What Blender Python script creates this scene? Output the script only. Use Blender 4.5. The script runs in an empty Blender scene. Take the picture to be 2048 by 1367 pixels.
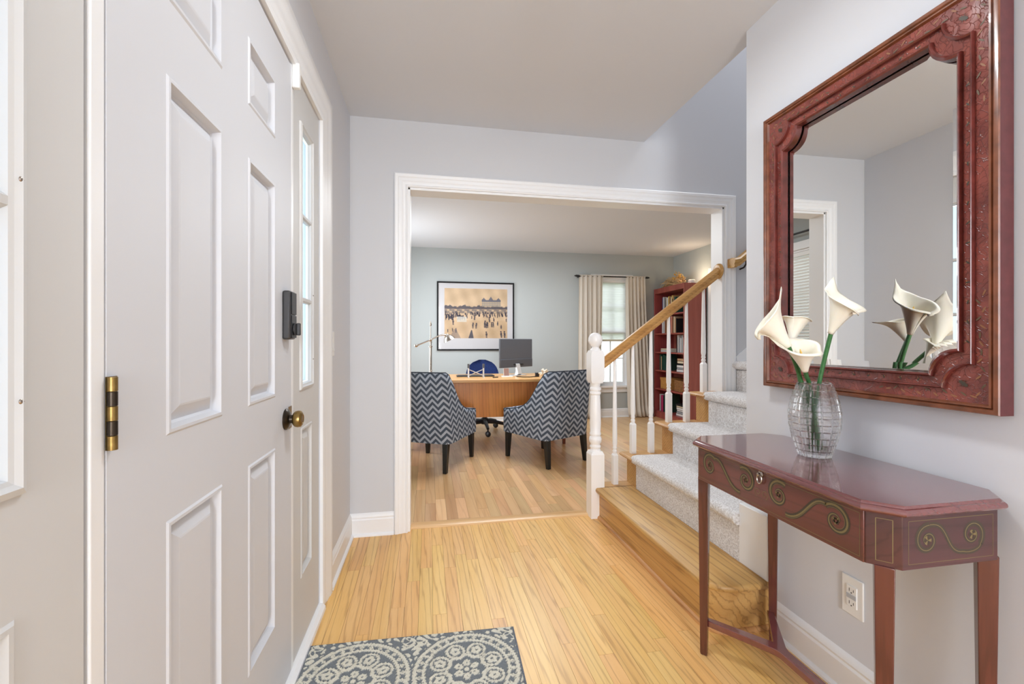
import bpy, bmesh, math, random
from math import sin, cos, pi, radians, sqrt, atan2
from mathutils import Vector, Matrix

random.seed(7)
S = bpy.context.scene
COL = S.collection

# ------------------------------------------------------------------ camera
cam = bpy.data.cameras.new('camera')
cam.sensor_width = 36.0
cam.lens = 15.47
cam.clip_start = 0.02
camo = bpy.data.objects.new('camera', cam)
COL.objects.link(camo)
camo.location = (0, 0, 1.127)
camo.rotation_euler = (radians(90), 0, radians(-10.6))
S.camera = camo

# ------------------------------------------------------------------ world, lights, exposure
W = bpy.data.worlds.new('sky')
S.world = W
W.use_nodes = True
_bg = W.node_tree.nodes['Background']
_bg.inputs[0].default_value = (0.86, 0.93, 1.0, 1)
_bg.inputs[1].default_value = 4.4
S.view_settings.view_transform = 'Standard'
S.view_settings.look = 'None'
S.view_settings.gamma = 1.0
S.view_settings.use_curve_mapping = False
S.view_settings.exposure = 0.06
S.cycles.use_denoising = True
S.cycles.max_bounces = 10
S.cycles.diffuse_bounces = 5
S.cycles.glossy_bounces = 5
S.cycles.transmission_bounces = 10
S.cycles.transparent_max_bounces = 12
S.cycles.caustics_reflective = False
S.cycles.caustics_refractive = False
S.cycles.sample_clamp_indirect = 6.0


def area(name, loc, rot, size, power, col=(1, 1, 1), sy=None):
    l = bpy.data.lights.new(name, 'AREA')
    l.energy = power
    l.color = col
    l.size = size
    if sy:
        l.shape = 'RECTANGLE'
        l.size_y = sy
    o = bpy.data.objects.new(name, l)
    COL.objects.link(o)
    o.location = loc
    o.rotation_euler = rot
    return o


# added fills behind the camera and in the study; hall ceiling lamp, upstairs light
area('rear_fill_light', (-0.02, -3.85, 1.35), (radians(90), 0, radians(-4)), 0.8, 122, (0.89, 0.94, 1.0), 2.1)  # added soft fill from behind the camera, no window there
area('hall_ceiling_light', (0.40, 1.18, 2.33), (0, 0, 0), 0.26, 10, (0.93, 0.97, 1.0))
area('study_overhead_fill', (0.9, 4.6, 2.36), (0, 0, 0), 1.2, 44, (0.90, 0.95, 1.0))  # unseen fill over the study, no ceiling fixture behind it
area('study_side_fill', (-0.77, 5.1, 1.35), (0, radians(-90), 0), 1.4, 26, (0.90, 0.95, 1.0), 0.9)  # added fill along the front study wall, which has no window here
area('landing_light', (2.9, 2.1, 4.7), (0, 0, 0), 0.7, 26, (0.97, 0.97, 1.0))

# ------------------------------------------------------------------ node helpers


class X:
    """tiny expression wrapper over Math nodes"""

    def __init__(s, nt, k):
        s.nt, s.k = nt, k

    def _op(s, op, *a):
        n = s.nt.nodes.new('ShaderNodeMath')
        n.operation = op
        for i, v in enumerate((s,) + a):
            if isinstance(v, X):
                s.nt.links.new(v.k, n.inputs[i])
            else:
                n.inputs[i].default_value = v
        return X(s.nt, n.outputs[0])

    def __add__(s, o): return s._op('ADD', o)
    def __sub__(s, o): return s._op('SUBTRACT', o)
    def __mul__(s, o): return s._op('MULTIPLY', o)
    def fr(s): return s._op('FRACT')
    def ab(s): return s._op('ABSOLUTE')
    def gt(s, o): return s._op('GREATER_THAN', o)
    def lt(s, o): return s._op('LESS_THAN', o)
    def mx(s, o): return s._op('MAXIMUM', o)
    def mn(s, o): return s._op('MINIMUM', o)


MATS = {}


def new_mat(name):
    m = bpy.data.materials.new(name)
    m.use_nodes = True
    nt = m.node_tree
    b = nt.nodes['Principled BSDF']
    MATS[name] = m
    return m, nt, b


def rgb(c):
    return (c[0], c[1], c[2], 1)


def srgb(r, g, b):
    f = lambda v: ((v / 255 + 0.055) / 1.055) ** 2.4 if v > 10 else v / 255 / 12.92
    return (f(r), f(g), f(b))


def node(nt, typ, **kw):
    n = nt.nodes.new(typ)
    for k, v in kw.items():
        if k.startswith('i_'):
            n.inputs[k[2:].replace('_', ' ')].default_value = v
        else:
            setattr(n, k, v)
    return n


def ramp(nt, fac, stops):
    n = nt.nodes.new('ShaderNodeValToRGB')
    e = n.color_ramp.elements
    while len(e) < len(stops):
        e.new(0.5)
    for i, (p, c) in enumerate(stops):
        e[i].position = p
        e[i].color = rgb(c) if len(c) == 3 else c
    nt.links.new(fac, n.inputs[0])
    return n.outputs[0]


def mix(nt, fac, a, b, blend='MIX'):
    n = nt.nodes.new('ShaderNodeMix')
    n.data_type = 'RGBA'
    n.blend_type = blend
    for i, v in ((0, fac), (6, a), (7, b)):
        if hasattr(v, 'is_linked') or hasattr(v, 'links'):
            nt.links.new(v, n.inputs[i])
        else:
            n.inputs[i].default_value = v if i == 0 else rgb(v)
    return n.outputs[2]


def bump(nt, b, height, strength=0.2, dist=0.002):
    n = nt.nodes.new('ShaderNodeBump')
    n.inputs['Strength'].default_value = strength
    n.inputs['Distance'].default_value = dist
    nt.links.new(height, n.inputs['Height'])
    nt.links.new(n.outputs[0], b.inputs['Normal'])


def pos_noise(nt, scale, detail=3, sc=(1, 1, 1), dist=0.0, rnd=True):
    g = nt.nodes.new('ShaderNodeNewGeometry')
    oi = nt.nodes.new('ShaderNodeObjectInfo')
    mp = nt.nodes.new('ShaderNodeMapping')
    mp.inputs['Scale'].default_value = sc
    v = g.outputs['Position']
    if rnd:
        ml = node(nt, 'ShaderNodeVectorMath', operation='MULTIPLY')
        ml.inputs[0].default_value = (37.0, 53.0, 29.0)
        nt.links.new(oi.outputs['Random'], ml.inputs[1])
        ad = node(nt, 'ShaderNodeVectorMath', operation='ADD')
        nt.links.new(v, ad.inputs[0])
        nt.links.new(ml.outputs[0], ad.inputs[1])
        v = ad.outputs[0]
    nt.links.new(v, mp.inputs[0])
    n = nt.nodes.new('ShaderNodeTexNoise')
    n.inputs['Scale'].default_value = scale
    n.inputs['Detail'].default_value = detail
    n.inputs['Distortion'].default_value = dist
    nt.links.new(mp.outputs[0], n.inputs['Vector'])
    return n.outputs[0], mp.outputs[0], oi.outputs['Random']


def M(name, col, rough=0.5, metal=0.0, spec=0.5, grain=0.0, gs=60, bmp=0.0, coat=0.0):
    m, nt, b = new_mat(name)
    b.inputs['Base Color'].default_value = rgb(col)
    b.inputs['Roughness'].default_value = rough
    b.inputs['Metallic'].default_value = metal
    b.inputs['Specular IOR Level'].default_value = spec
    b.inputs['Coat Weight'].default_value = coat
    f, _, _ = pos_noise(nt, gs, 3, rnd=False)
    if grain:
        c = ramp(nt, f, [(0.3, [v * (1 - grain) for v in col]), (0.7, [min(1, v * (1 + grain)) for v in col])])
        nt.links.new(c, b.inputs['Base Color'])
    if bmp:
        bump(nt, b, f, bmp)
    return m


def wood(name, light, dark, line, axis='y', rough=0.32, tone=0.14, lines=0.5, coat=0.0, sc=1.0, wv=30.0, wd=5.0):
    m, nt, b = new_mat(name)
    a, c = 0.42 * sc, 9.0 * sc
    scl = {'x': (a, c, c), 'y': (c, a, c), 'z': (c, c, a)}[axis]
    f, vec, r = pos_noise(nt, 1.6, 5, scl, 0.6)
    base = ramp(nt, f, [(0.3, dark), (0.72, light)])
    w = node(nt, 'ShaderNodeTexWave', wave_type='BANDS', bands_direction='DIAGONAL')
    w.inputs['Scale'].default_value = wv / 9.0
    w.inputs['Distortion'].default_value = wd
    w.inputs['Detail'].default_value = 3.0
    w.inputs['Detail Scale'].default_value = 1.2
    nt.links.new(vec, w.inputs['Vector'])
    lm = ramp(nt, w.outputs[1], [(0.0, (1, 1, 1)), (0.10, (0.3, 0.3, 0.3)), (0.30, (0, 0, 0))])
    f2, _, _ = pos_noise(nt, 9.0, 3, [v * 3 for v in scl], 0.2)
    pm = ramp(nt, f2, [(0.52, (0, 0, 0)), (0.72, (1, 1, 1))])
    mk = X(nt, lm) * lines + X(nt, pm) * (lines * 0.35)
    colr = mix(nt, mk.k, base, line)
    hs = nt.nodes.new('ShaderNodeHueSaturation')
    v = X(nt, r) * (2 * tone) + (1 - tone)
    nt.links.new(v.k, hs.inputs['Value'])
    hv = (X(nt, r) * 7.13).fr() * 0.016 + 0.492
    nt.links.new(hv.k, hs.inputs['Hue'])
    nt.links.new(colr, hs.inputs['Color'])
    nt.links.new(hs.outputs[0], b.inputs['Base Color'])
    b.inputs['Roughness'].default_value = rough
    b.inputs['Coat Weight'].default_value = coat
    bump(nt, b, mk.k, 0.08, 0.001)
    return m


def attr_mat(name, rough=0.9, attr='pattern', bmp=0.0):
    m, nt, b = new_mat(name)
    a = nt.nodes.new('ShaderNodeAttribute')
    a.attribute_name = attr
    f, _, _ = pos_noise(nt, 420, 2, rnd=False)
    c = mix(nt, 0.25, a.outputs['Color'], ramp(nt, f, [(0.3, (0.55, 0.55, 0.55)), (0.7, (1, 1, 1))]), 'MULTIPLY')
    nt.links.new(c if bmp else a.outputs['Color'], b.inputs['Base Color'])
    b.inputs['Roughness'].default_value = rough
    b.inputs['Specular IOR Level'].default_value = 0.2
    if bmp:
        bump(nt, b, f, bmp, 0.003)
    return m


# ------------------------------------------------------------------ materials
WALL = M('wall_paint', srgb(221, 223, 228), 0.7, spec=0.25, bmp=0.05, gs=180)
STUDYW = M('study_wall_dimmed', srgb(182, 188, 188), 0.7, spec=0.25, bmp=0.05, gs=180)  # hall wall colour darkened to carry the study's dimmer light
STAIRW = M('stair_wall_paint', srgb(208, 209, 212), 0.7, spec=0.25, bmp=0.05, gs=180)
CEIL = M('ceiling_paint', srgb(222, 225, 230), 0.85, spec=0.15, bmp=0.06, gs=160)
TRIM = M('white_trim_paint', srgb(241, 242, 243), 0.36, spec=0.5)
DOORP = M('white_door_paint', srgb(215, 217, 222), 0.5, spec=0.3, bmp=0.02, gs=90)
SIDEP = M('sidelight_paint', srgb(212, 212, 211), 0.5, spec=0.3)
WHITEW = M('white_railing_paint', srgb(248, 246, 244), 0.3, spec=0.5)
GAP = M('dark_joint', (0.05, 0.05, 0.05), 0.9)
OAKF = wood('oak_floor', srgb(240, 198, 130), srgb(230, 180, 106), srgb(166, 112, 60), 'y', 0.34, 0.055, 0.42, wv=22, wd=7)
STUDYF = wood('study_floor_wood', srgb(234, 196, 148), srgb(214, 166, 116), srgb(176, 124, 82), 'y', 0.28, 0.17, 0.24, sc=0.8, wv=18, wd=8)
OAKS = wood('oak_stair', srgb(214, 168, 108), srgb(196, 144, 84), srgb(126, 82, 42), 'y', 0.4, 0.03, 0.45, wv=16, wd=9)
OAKX = wood('oak_stair_cross', srgb(210, 166, 108), srgb(194, 144, 84), srgb(124, 80, 38), 'x', 0.4, 0.03, 0.5)
RAILO = wood('oak_rail', srgb(208, 160, 96), srgb(188, 136, 74), srgb(134, 86, 40), 'x', 0.32, 0.03, 0.4)
SADDLE = wood('threshold_wood', srgb(232, 190, 142), srgb(214, 164, 112), srgb(170, 116, 70), 'x', 0.3, 0.03, 0.3)
MAHOG = wood('red_mahogany', srgb(124, 64, 60), srgb(96, 46, 44), srgb(60, 26, 26), 'y', 0.17, 0.04, 0.15, coat=1.0)
MAHOG.node_tree.nodes['Principled BSDF'].inputs['Coat IOR'].default_value = 1.9
MAHOG.node_tree.nodes['Principled BSDF'].inputs['Coat Roughness'].default_value = 0.07
MAHOGZ = wood('red_mahogany_upright', srgb(108, 60, 48), srgb(84, 44, 36), srgb(54, 26, 22), 'z', 0.26, 0.04, 0.3, coat=0.3)
APRON = wood('aged_red_lacquer', srgb(122, 66, 58), srgb(86, 52, 44), srgb(60, 46, 36), 'y', 0.28, 0.04, 0.3, coat=0.3, sc=0.6)
APRONX = wood('aged_plum_lacquer', srgb(92, 52, 52), srgb(68, 40, 42), srgb(46, 28, 28), 'x', 0.28, 0.04, 0.3, coat=0.3, sc=0.6)
DESKT = wood('desk_top_wood', srgb(224, 172, 110), srgb(204, 146, 84), srgb(150, 94, 44), 'x', 0.3, 0.03, 0.3)
DESKP = wood('desk_panel_wood', srgb(232, 156, 76), srgb(208, 126, 52), srgb(150, 80, 30), 'z', 0.3, 0.03, 0.35, sc=0.6)
SHELFW = wood('bookcase_cherry', srgb(172, 92, 82), srgb(142, 68, 60), srgb(100, 42, 36), 'z', 0.35, 0.03, 0.2)
GOLDP = M('aged_gold_paint', srgb(126, 112, 74), 0.5, 0.1)
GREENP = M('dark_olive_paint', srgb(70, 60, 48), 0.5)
BLACKW = M('black_leg_wood', (0.012, 0.013, 0.013), 0.3, spec=0.5)
BLACKM = M('black_metal', (0.012, 0.012, 0.013), 0.4, 0.3)
BLACKP = M('black_plastic', (0.014, 0.015, 0.018), 0.35)
CHARC = M('charcoal_lock', srgb(70, 70, 72), 0.35, 0.4)
BRASS = M('antique_brass', srgb(150, 124, 74), 0.3, 0.95, grain=0.25, gs=70)
DKBRASS = M('dark_bronze', srgb(66, 58, 50), 0.28, 0.85)
NICKEL = M('brushed_nickel', srgb(176, 166, 156), 0.25, 0.95)
SILVER = M('silver_plastic', srgb(206, 208, 210), 0.3, 0.4)
MONB = M('monitor_grey', srgb(88, 91, 98), 0.45)
WHITEP = M('white_plastic', srgb(240, 240, 238), 0.4)
GREYP = M('grey_plastic', srgb(186, 190, 196), 0.4)
PAPER = M('white_mat_board', srgb(222, 220, 222), 0.8)
BONE = M('bleached_coral', srgb(226, 216, 198), 0.8, grain=0.1, gs=50, bmp=0.3)
LINEN = M('cream_linen', srgb(226, 217, 202), 0.9, spec=0.1, grain=0.05, gs=220, bmp=0.15)
CALLA = M('calla_white', srgb(246, 241, 226), 0.45, spec=0.3)
CALLA.node_tree.nodes['Principled BSDF'].inputs['Subsurface Weight'].default_value = 0.25
CALLA.node_tree.nodes['Principled BSDF'].inputs['Subsurface Radius'].default_value = (0.01, 0.008, 0.005)
SPADIX = M('spadix_yellow', srgb(244, 200, 110), 0.7, bmp=0.5, gs=900)
STEM = M('stem_green', srgb(62, 116, 66), 0.4, grain=0.2, gs=90)
TWIG = M('dry_twig', srgb(206, 174, 126), 0.9, grain=0.3, gs=40)
LEAFY = M('dry_leaf', srgb(196, 160, 84), 0.8, grain=0.3, gs=30)
BLUEF = M('blue_mesh_fabric', srgb(16, 42, 96), 0.85, grain=0.5, gs=130, bmp=0.4)
BOXT = M('tan_card_box', srgb(190, 136, 72), 0.7, grain=0.12, gs=30)
WICK = M('wicker', srgb(150, 104, 62), 0.8, grain=0.5, gs=90, bmp=0.6)
GRASS = M('lawn', srgb(150, 160, 120), 0.95, grain=0.3, gs=4)
SIDING = M('pale_siding', srgb(226, 230, 236), 0.7)
ROOFM = M('roof_shingle', srgb(120, 116, 118), 0.9, grain=0.2, gs=8)

# carpet
CARPET, nt, b = new_mat('speckled_carpet')
f1, _, _ = pos_noise(nt, 130, 4, rnd=False)
f2, _, _ = pos_noise(nt, 28, 3, (1, 1, 1), rnd=False)
c1 = ramp(nt, f1, [(0.34, srgb(208, 203, 200)), (0.62, srgb(246, 245, 245))])
c2 = mix(nt, 0.2, c1, ramp(nt, f2, [(0.35, (0.7, 0.69, 0.68)), (0.65, (1, 1, 1))]), 'MULTIPLY')
nt.links.new(c2, b.inputs['Base Color'])
b.inputs['Roughness'].default_value = 1.0
b.inputs['Specular IOR Level'].default_value = 0.05
bump(nt, b, f1, 0.9, 0.006)

# chevron upholstery (UV in metres)
CHEV, nt, b = new_mat('chevron_upholstery')
uv = nt.nodes.new('ShaderNodeUVMap')
sp = nt.nodes.new('ShaderNodeSeparateXYZ')
nt.links.new(uv.outputs[0], sp.inputs[0])
u_, v_ = X(nt, sp.outputs[0]), X(nt, sp.outputs[1])
tri = ((u_ * (1 / 0.106)).fr() - 0.5).ab() * 2.0
st = ((v_ + tri * 0.050) * (1 / 0.054)).fr().gt(0.52)
fz, _, _ = pos_noise(nt, 300, 2, rnd=False)
cc = mix(nt, st.k, srgb(78, 87, 100), srgb(172, 180, 192))
cc = mix(nt, 0.3, cc, ramp(nt, fz, [(0.3, (0.7, 0.7, 0.7)), (0.7, (1, 1, 1))]), 'MULTIPLY')
nt.links.new(cc, b.inputs['Base Color'])
b.inputs['Roughness'].default_value = 0.9
b.inputs['Specular IOR Level'].default_value = 0.15
bump(nt, b, fz, 0.25, 0.001)

# crackled red lacquer of the mirror frame
CRACK, nt, b = new_mat('crackled_red_lacquer')
g = nt.nodes.new('ShaderNodeNewGeometry')
fn, vec, _ = pos_noise(nt, 14, 3, rnd=False)
vo = node(nt, 'ShaderNodeTexVoronoi', feature='DISTANCE_TO_EDGE')
vo.inputs['Scale'].default_value = 55
dm = node(nt, 'ShaderNodeVectorMath', operation='MULTIPLY_ADD')
nt.links.new(fn, dm.inputs[0])
dm.inputs[1].default_value = (0.14, 0.14, 0.14)
nt.links.new(g.outputs['Position'], dm.inputs[2])
nt.links.new(dm.outputs[0], vo.inputs['Vector'])
edge = ramp(nt, vo.outputs['Distance'], [(0.0, (1, 1, 1)), (0.06, (0, 0, 0))])
cb = ramp(nt, fn, [(0.3, srgb(112, 52, 46)), (0.7, srgb(154, 78, 66))])
em = X(nt, edge) * .55
cb = mix(nt, em.k, cb, srgb(84, 48, 44))
nt.links.new(cb, b.inputs['Base Color'])
b.inputs['Roughness'].default_value = 0.26
b.inputs['Coat Weight'].default_value = 0.5
b.inputs['Coat Roughness'].default_value = 0.1
hb = X(nt, edge) * .6 + X(nt, fn) * 1.5
bump(nt, b, hb.k, 0.45, 0.004)

BEAD = M('dark_red_moulding', srgb(104, 46, 40), 0.26, coat=0.4, grain=0.35, gs=26)
BEADG = M('bronzed_moulding', srgb(120, 70, 46), 0.28, coat=0.4, grain=0.4, gs=22)
SIDEM = M('maroon_frame_side', srgb(96, 48, 50), 0.4, grain=0.15, gs=40)

MIRR, nt, b = new_mat('mirror_silver')
b.inputs['Base Color'].default_value = (0.90, 0.91, 0.90, 1)
b.inputs['Metallic'].default_value = 1.0
b.inputs['Roughness'].default_value = 0.005


def glass(name, tint=(1, 1, 1), ior=1.45):
    m = bpy.data.materials.new(name)
    m.use_nodes = True
    nt = m.node_tree
    nt.nodes.clear()
    out = nt.nodes.new('ShaderNodeOutputMaterial')
    t = nt.nodes.new('ShaderNodeBsdfTransparent')
    t.inputs[0].default_value = rgb(tint)
    gl = nt.nodes.new('ShaderNodeBsdfGlossy')
    gl.inputs['Roughness'].default_value = 0.03
    fr = nt.nodes.new('ShaderNodeFresnel')
    fr.inputs['IOR'].default_value = ior
    mx = nt.nodes.new('ShaderNodeMixShader')
    nt.links.new(fr.outputs[0], mx.inputs[0])
    nt.links.new(t.outputs[0], mx.inputs[1])
    nt.links.new(gl.outputs[0], mx.inputs[2])
    nt.links.new(mx.outputs[0], out.inputs[0])
    return m


PANE = glass('window_glass')
PICG = glass('picture_glass', ior=1.22)

FROST = bpy.data.materials.new('obscure_glass')
FROST.use_nodes = True
_n = FROST.node_tree
_n.nodes.clear()
_o, _t, _l, _m = (_n.nodes.new('ShaderNode' + k) for k in ('OutputMaterial', 'BsdfTransparent', 'BsdfTranslucent', 'MixShader'))
_t.inputs[0].default_value = (.62, .67, .76, 1)
_l.inputs[0].default_value = (.62, .67, .76, 1)
_m.inputs[0].default_value = .6
_n.links.new(_t.outputs[0], _m.inputs[1])
_n.links.new(_l.outputs[0], _m.inputs[2])
_n.links.new(_m.outputs[0], _o.inputs[0])

CRYS, nt, b = new_mat('cut_crystal')
b.inputs['Base Color'].default_value = (1, 1, 1, 1)
b.inputs['Transmission Weight'].default_value = 1.0
b.inputs['Roughness'].default_value = 0.0
b.inputs['IOR'].default_value = 1.5
_t = nt.nodes.new('ShaderNodeBsdfTransparent')
_m = nt.nodes.new('ShaderNodeMixShader')
_m.inputs[0].default_value = .35
_out = nt.nodes['Material Output']
nt.links.new(b.outputs[0], _m.inputs[1])
nt.links.new(_t.outputs[0], _m.inputs[2])
nt.links.new(_m.outputs[0], _out.inputs[0])


def translucent(name, col, amt=0.5):
    m = bpy.data.materials.new(name)
    m.use_nodes = True
    nt = m.node_tree
    nt.nodes.clear()
    out = nt.nodes.new('ShaderNodeOutputMaterial')
    d = nt.nodes.new('ShaderNodeBsdfDiffuse')
    t = nt.nodes.new('ShaderNodeBsdfTranslucent')
    d.inputs[0].default_value = rgb(col)
    t.inputs[0].default_value = rgb(col)
    mx = nt.nodes.new('ShaderNodeMixShader')
    mx.inputs[0].default_value = amt
    nt.links.new(d.outputs[0], mx.inputs[1])
    nt.links.new(t.outputs[0], mx.inputs[2])
    nt.links.new(mx.outputs[0], out.inputs[0])
    return m


SHADE = translucent('cellular_shade_fabric', srgb(248, 248, 245), 0.88)
SHEER = translucent('curtain_linen', srgb(240, 233, 222), 0.35)


def emit(name, col, s):
    m, nt, b = new_mat(name)
    b.inputs['Base Color'].default_value = rgb(col)
    b.inputs['Emission Color'].default_value = rgb(col)
    b.inputs['Emission Strength'].default_value = s
    return m


LAMPG = emit('lit_lamp_glass', (1.0, 0.9, 0.75), 6.0)
CEILG = emit('lit_ceiling_glass', (1.0, 0.97, 0.93), 11.0)

# ------------------------------------------------------------------ mesh builder


class MB:
    def __init__(s):
        s.v, s.f, s.uv = [], [], None

    def add(s, vs, fs):
        o = len(s.v)
        s.v += [tuple(p) for p in vs]
        s.f += [tuple(i + o for i in f) for f in fs]
        return s

    def box(s, x0, y0, z0, x1, y1, z1):
        x0, x1 = min(x0, x1), max(x0, x1)
        y0, y1 = min(y0, y1), max(y0, y1)
        z0, z1 = min(z0, z1), max(z0, z1)
        v = [(x0, y0, z0), (x1, y0, z0), (x1, y1, z0), (x0, y1, z0),
             (x0, y0, z1), (x1, y0, z1), (x1, y1, z1), (x0, y1, z1)]
        return s.add(v, [(3, 2, 1, 0), (4, 5, 6, 7), (0, 1, 5, 4), (1, 2, 6, 5), (2, 3, 7, 6), (3, 0, 4, 7)])

    def loft(s, loops, closed=True, cap0=True, cap1=True, ring=False):
        n = len(loops[0])
        vs = [p for l in loops for p in l]
        fs = []
        m = len(loops)
        for i in range(m if ring else m - 1):
            a, b_ = i * n, ((i + 1) % m) * n
            for j in range(n if closed else n - 1):
                k = (j + 1) % n
                fs.append((a + j, a + k, b_ + k, b_ + j))
        if cap0 and not ring:
            fs.append(tuple(range(n))[::-1])
        if cap1 and not ring:
            fs.append(tuple(range((m - 1) * n, m * n)))
        return s.add(vs, fs)

    def prism(s, poly, axis, a, b_):
        def P(p, t):
            return {'x': (t, p[0], p[1]), 'y': (p[0], t, p[1]), 'z': (p[0], p[1], t)}[axis]
        return s.loft([[P(p, a) for p in poly], [P(p, b_) for p in poly]])

    def lathe(s, prof, c=(0, 0, 0), n=20, ax='z'):
        def P(r, h, a):
            x, y = r * cos(a), r * sin(a)
            q = {'z': (x, y, h), 'x': (h, x, y), 'y': (x, h, y)}[ax]
            return (c[0] + q[0], c[1] + q[1], c[2] + q[2])
        return s.loft([[P(max(r, 1e-4), h, 2 * pi * i / n) for i in range(n)] for r, h in prof])

    def tube(s, pts, r, n=8, cap=True):
        pts = [Vector(p) for p in pts]
        rs = r if isinstance(r, (list, tuple)) else [r] * len(pts)
        t0 = (pts[1] - pts[0]).normalized()
        up = Vector((0, 0, 1)) if abs(t0.z) < 0.9 else Vector((1, 0, 0))
        nrm = (up - t0 * up.dot(t0)).normalized()
        loops = []
        for i, p in enumerate(pts):
            t = (pts[min(i + 1, len(pts) - 1)] - pts[max(i - 1, 0)])
            t = t.normalized() if t.length > 1e-9 else t0
            nrm = (nrm - t * nrm.dot(t)).normalized()
            bn = t.cross(nrm)
            loops.append([tuple(p + (nrm * cos(2 * pi * k / n) + bn * sin(2 * pi * k / n)) * rs[i]) for k in range(n)])
        return s.loft(loops, cap0=cap, cap1=cap)

    def sphere(s, c, r, n=14, m=8, sc=(1, 1, 1)):
        pr = [(r * sin(pi * i / m), -r * cos(pi * i / m)) for i in range(m + 1)]
        o = len(s.v)
        s.lathe(pr, (0, 0, 0), n)
        for i in range(o, len(s.v)):
            p = s.v[i]
            s.v[i] = (c[0] + p[0] * sc[0], c[1] + p[1] * sc[1], c[2] + p[2] * sc[2])
        return s

    def xf(s, mat, start=0):
        for i in range(start, len(s.v)):
            s.v[i] = tuple(mat @ Vector(s.v[i]))
        return s

    def build(s, name, mat, parent=None, bevel=0, smooth=35, weld=False, seg=2, solid=0):
        me = bpy.data.meshes.new(name)
        xs, ys, zs = zip(*s.v)
        c = Vector(((min(xs) + max(xs)) / 2, (min(ys) + max(ys)) / 2, (min(zs) + max(zs)) / 2))
        if parent is None:
            c.z = min(zs)
        me.from_pydata([(p[0] - c.x, p[1] - c.y, p[2] - c.z) for p in s.v], [], s.f)
        bm = bmesh.new()
        bm.from_mesh(me)
        if weld:
            bmesh.ops.remove_doubles(bm, verts=bm.verts, dist=1e-5)
        uvs = s.uv
        if uvs:
            lay = bm.loops.layers.uv.new('UVMap')
            bm.verts.ensure_lookup_table()
            for fc in bm.faces:
                for lp in fc.loops:
                    lp[lay].uv = uvs[lp.vert.index]
        bmesh.ops.recalc_face_normals(bm, faces=bm.faces)
        bm.to_mesh(me)
        bm.free()
        if smooth:
            me.polygons.foreach_set('use_smooth', [True] * len(me.polygons))
            me.set_sharp_from_angle(angle=radians(smooth))
        me.materials.append(mat)
        o = bpy.data.objects.new(name, me)
        COL.objects.link(o)
        if parent is not None:
            o.parent = parent
            c = c - wpos(parent)
        o.location = c
        if solid:
            md = o.modifiers.new('thickness', 'SOLIDIFY')
            md.thickness = solid
            md.offset = 0
        if bevel:
            md = o.modifiers.new('bevel', 'BEVEL')
            md.width = bevel
            md.segments = seg
            md.limit_method = 'ANGLE'
            md.angle_limit = radians(40)
        return o


def wpos(o):
    v = Vector((0, 0, 0))
    while o is not None:
        v += o.location
        o = o.parent
    return v


def tag(o, label, cat, group=None):
    o['label'] = label
    o['category'] = cat
    if group:
        o['group'] = group
    return o


def thing(name, label, cat, loc=(0, 0, 0), group=None):
    o = bpy.data.objects.new(name, None)
    o.empty_display_size = 0.05
    COL.objects.link(o)
    o.location = loc
    return tag(o, label, cat, group)


def struct(o, label=None, cat=None):
    o['kind'] = 'structure'
    if label:
        tag(o, label, cat)
    return o


def boxes(*bs):
    m = MB()
    for b_ in bs:
        m.box(*b_)
    return m


# ------------------------------------------------------------------ room shell
XL, XR, YB, YB2, YF, H = -0.455, 1.318, 2.683, 2.803, 6.22, 2.44
XSR, XSL, YC = 3.70, -0.80, 1.648      # study right / left wall, corner of mirror wall
OX0, OX1, OZ = -0.127, 1.972, 2.045    # cased opening
DY0, DY1, DZ = 0.335, 1.975, 2.063     # hole for door and sidelights

w = boxes((XL - .15, -4.0, 0, XL, DY0, H), (XL - .15, DY1, 0, XL, YB, H), (XL - .15, DY0, DZ, XL, DY1, H))
wl = struct(w.build('wall_left', WALL), 'pale grey wall around the white front door', 'wall')
w = boxes((XR, -4.0, 0, XR + .11, YC, H), (XR + .11, YC - .11, 0, 5.0, YC, 4.9))
wr = struct(w.build('wall_right', WALL), 'pale grey wall behind the mirror and console table', 'wall')
w = boxes((-0.95, YB, 0, OX0, YB2, H), (OX0, YB, OZ, OX1, YB2, H), (OX1, YB, 0, 5.0, YB2, H), (1.28, YB, H, 5.0, YB2, 4.9))
wb = struct(w.build('wall_back', STAIRW), 'grey wall pierced by the wide white cased opening', 'wall')
WX0, WX1, WZ0, WZ1 = 2.43, 2.95, 0.47, 2.06
w = boxes((XSL - .15, YF, 0, WX0, YF + .14, H), (WX1, YF, 0, XSR + .1, YF + .14, H), (WX0, YF, WZ1, WX1, YF + .14, H),
          (WX0, YF, 0, WX1, YF + .14, WZ0))
wf = struct(w.build('wall_far', STUDYW), 'grey study wall behind the framed print', 'wall')
BY0, BY1, BZ0, BZ1 = 3.02, 3.92, 0.55, 2.0
w = boxes((XSL - .15, YB2, 0, XSL, BY0, H), (XSL - .15, BY1, 0, XSL, YF, H), (XSL - .15, BY0, BZ1, XSL, BY1, H),
          (XSL - .15, BY0, 0, XSL, BY1, BZ0))
struct(w.build('wall_front', STUDYW), 'grey study wall with the window seen in the mirror', 'wall')
D2a, D2b = 4.47, 5.25
w = boxes((XSR, YB2, 0, XSR + .1, D2a, H), (XSR, D2b, 0, XSR + .1, YF, H), (XSR, D2a, 2.04, XSR + .1, D2b, H))
struct(w.build('wall_study', STUDYW), 'grey study wall behind the red bookcase', 'wall')
w = boxes((XL - .15, -4.12, 0, XR + .11, -4.0, H))
struct(w.build('wall_rear', WALL), 'pale grey wall closing the hall behind', 'wall')
w = boxes((5.0, YC - .11, 0, 5.1, YB2, 4.9), (1.27, YC - .11, H + .28, 1.37, YB2, 4.9))
struct(w.build('wall_landing', STAIRW), 'grey wall enclosing the upper stairwell', 'wall')
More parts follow.
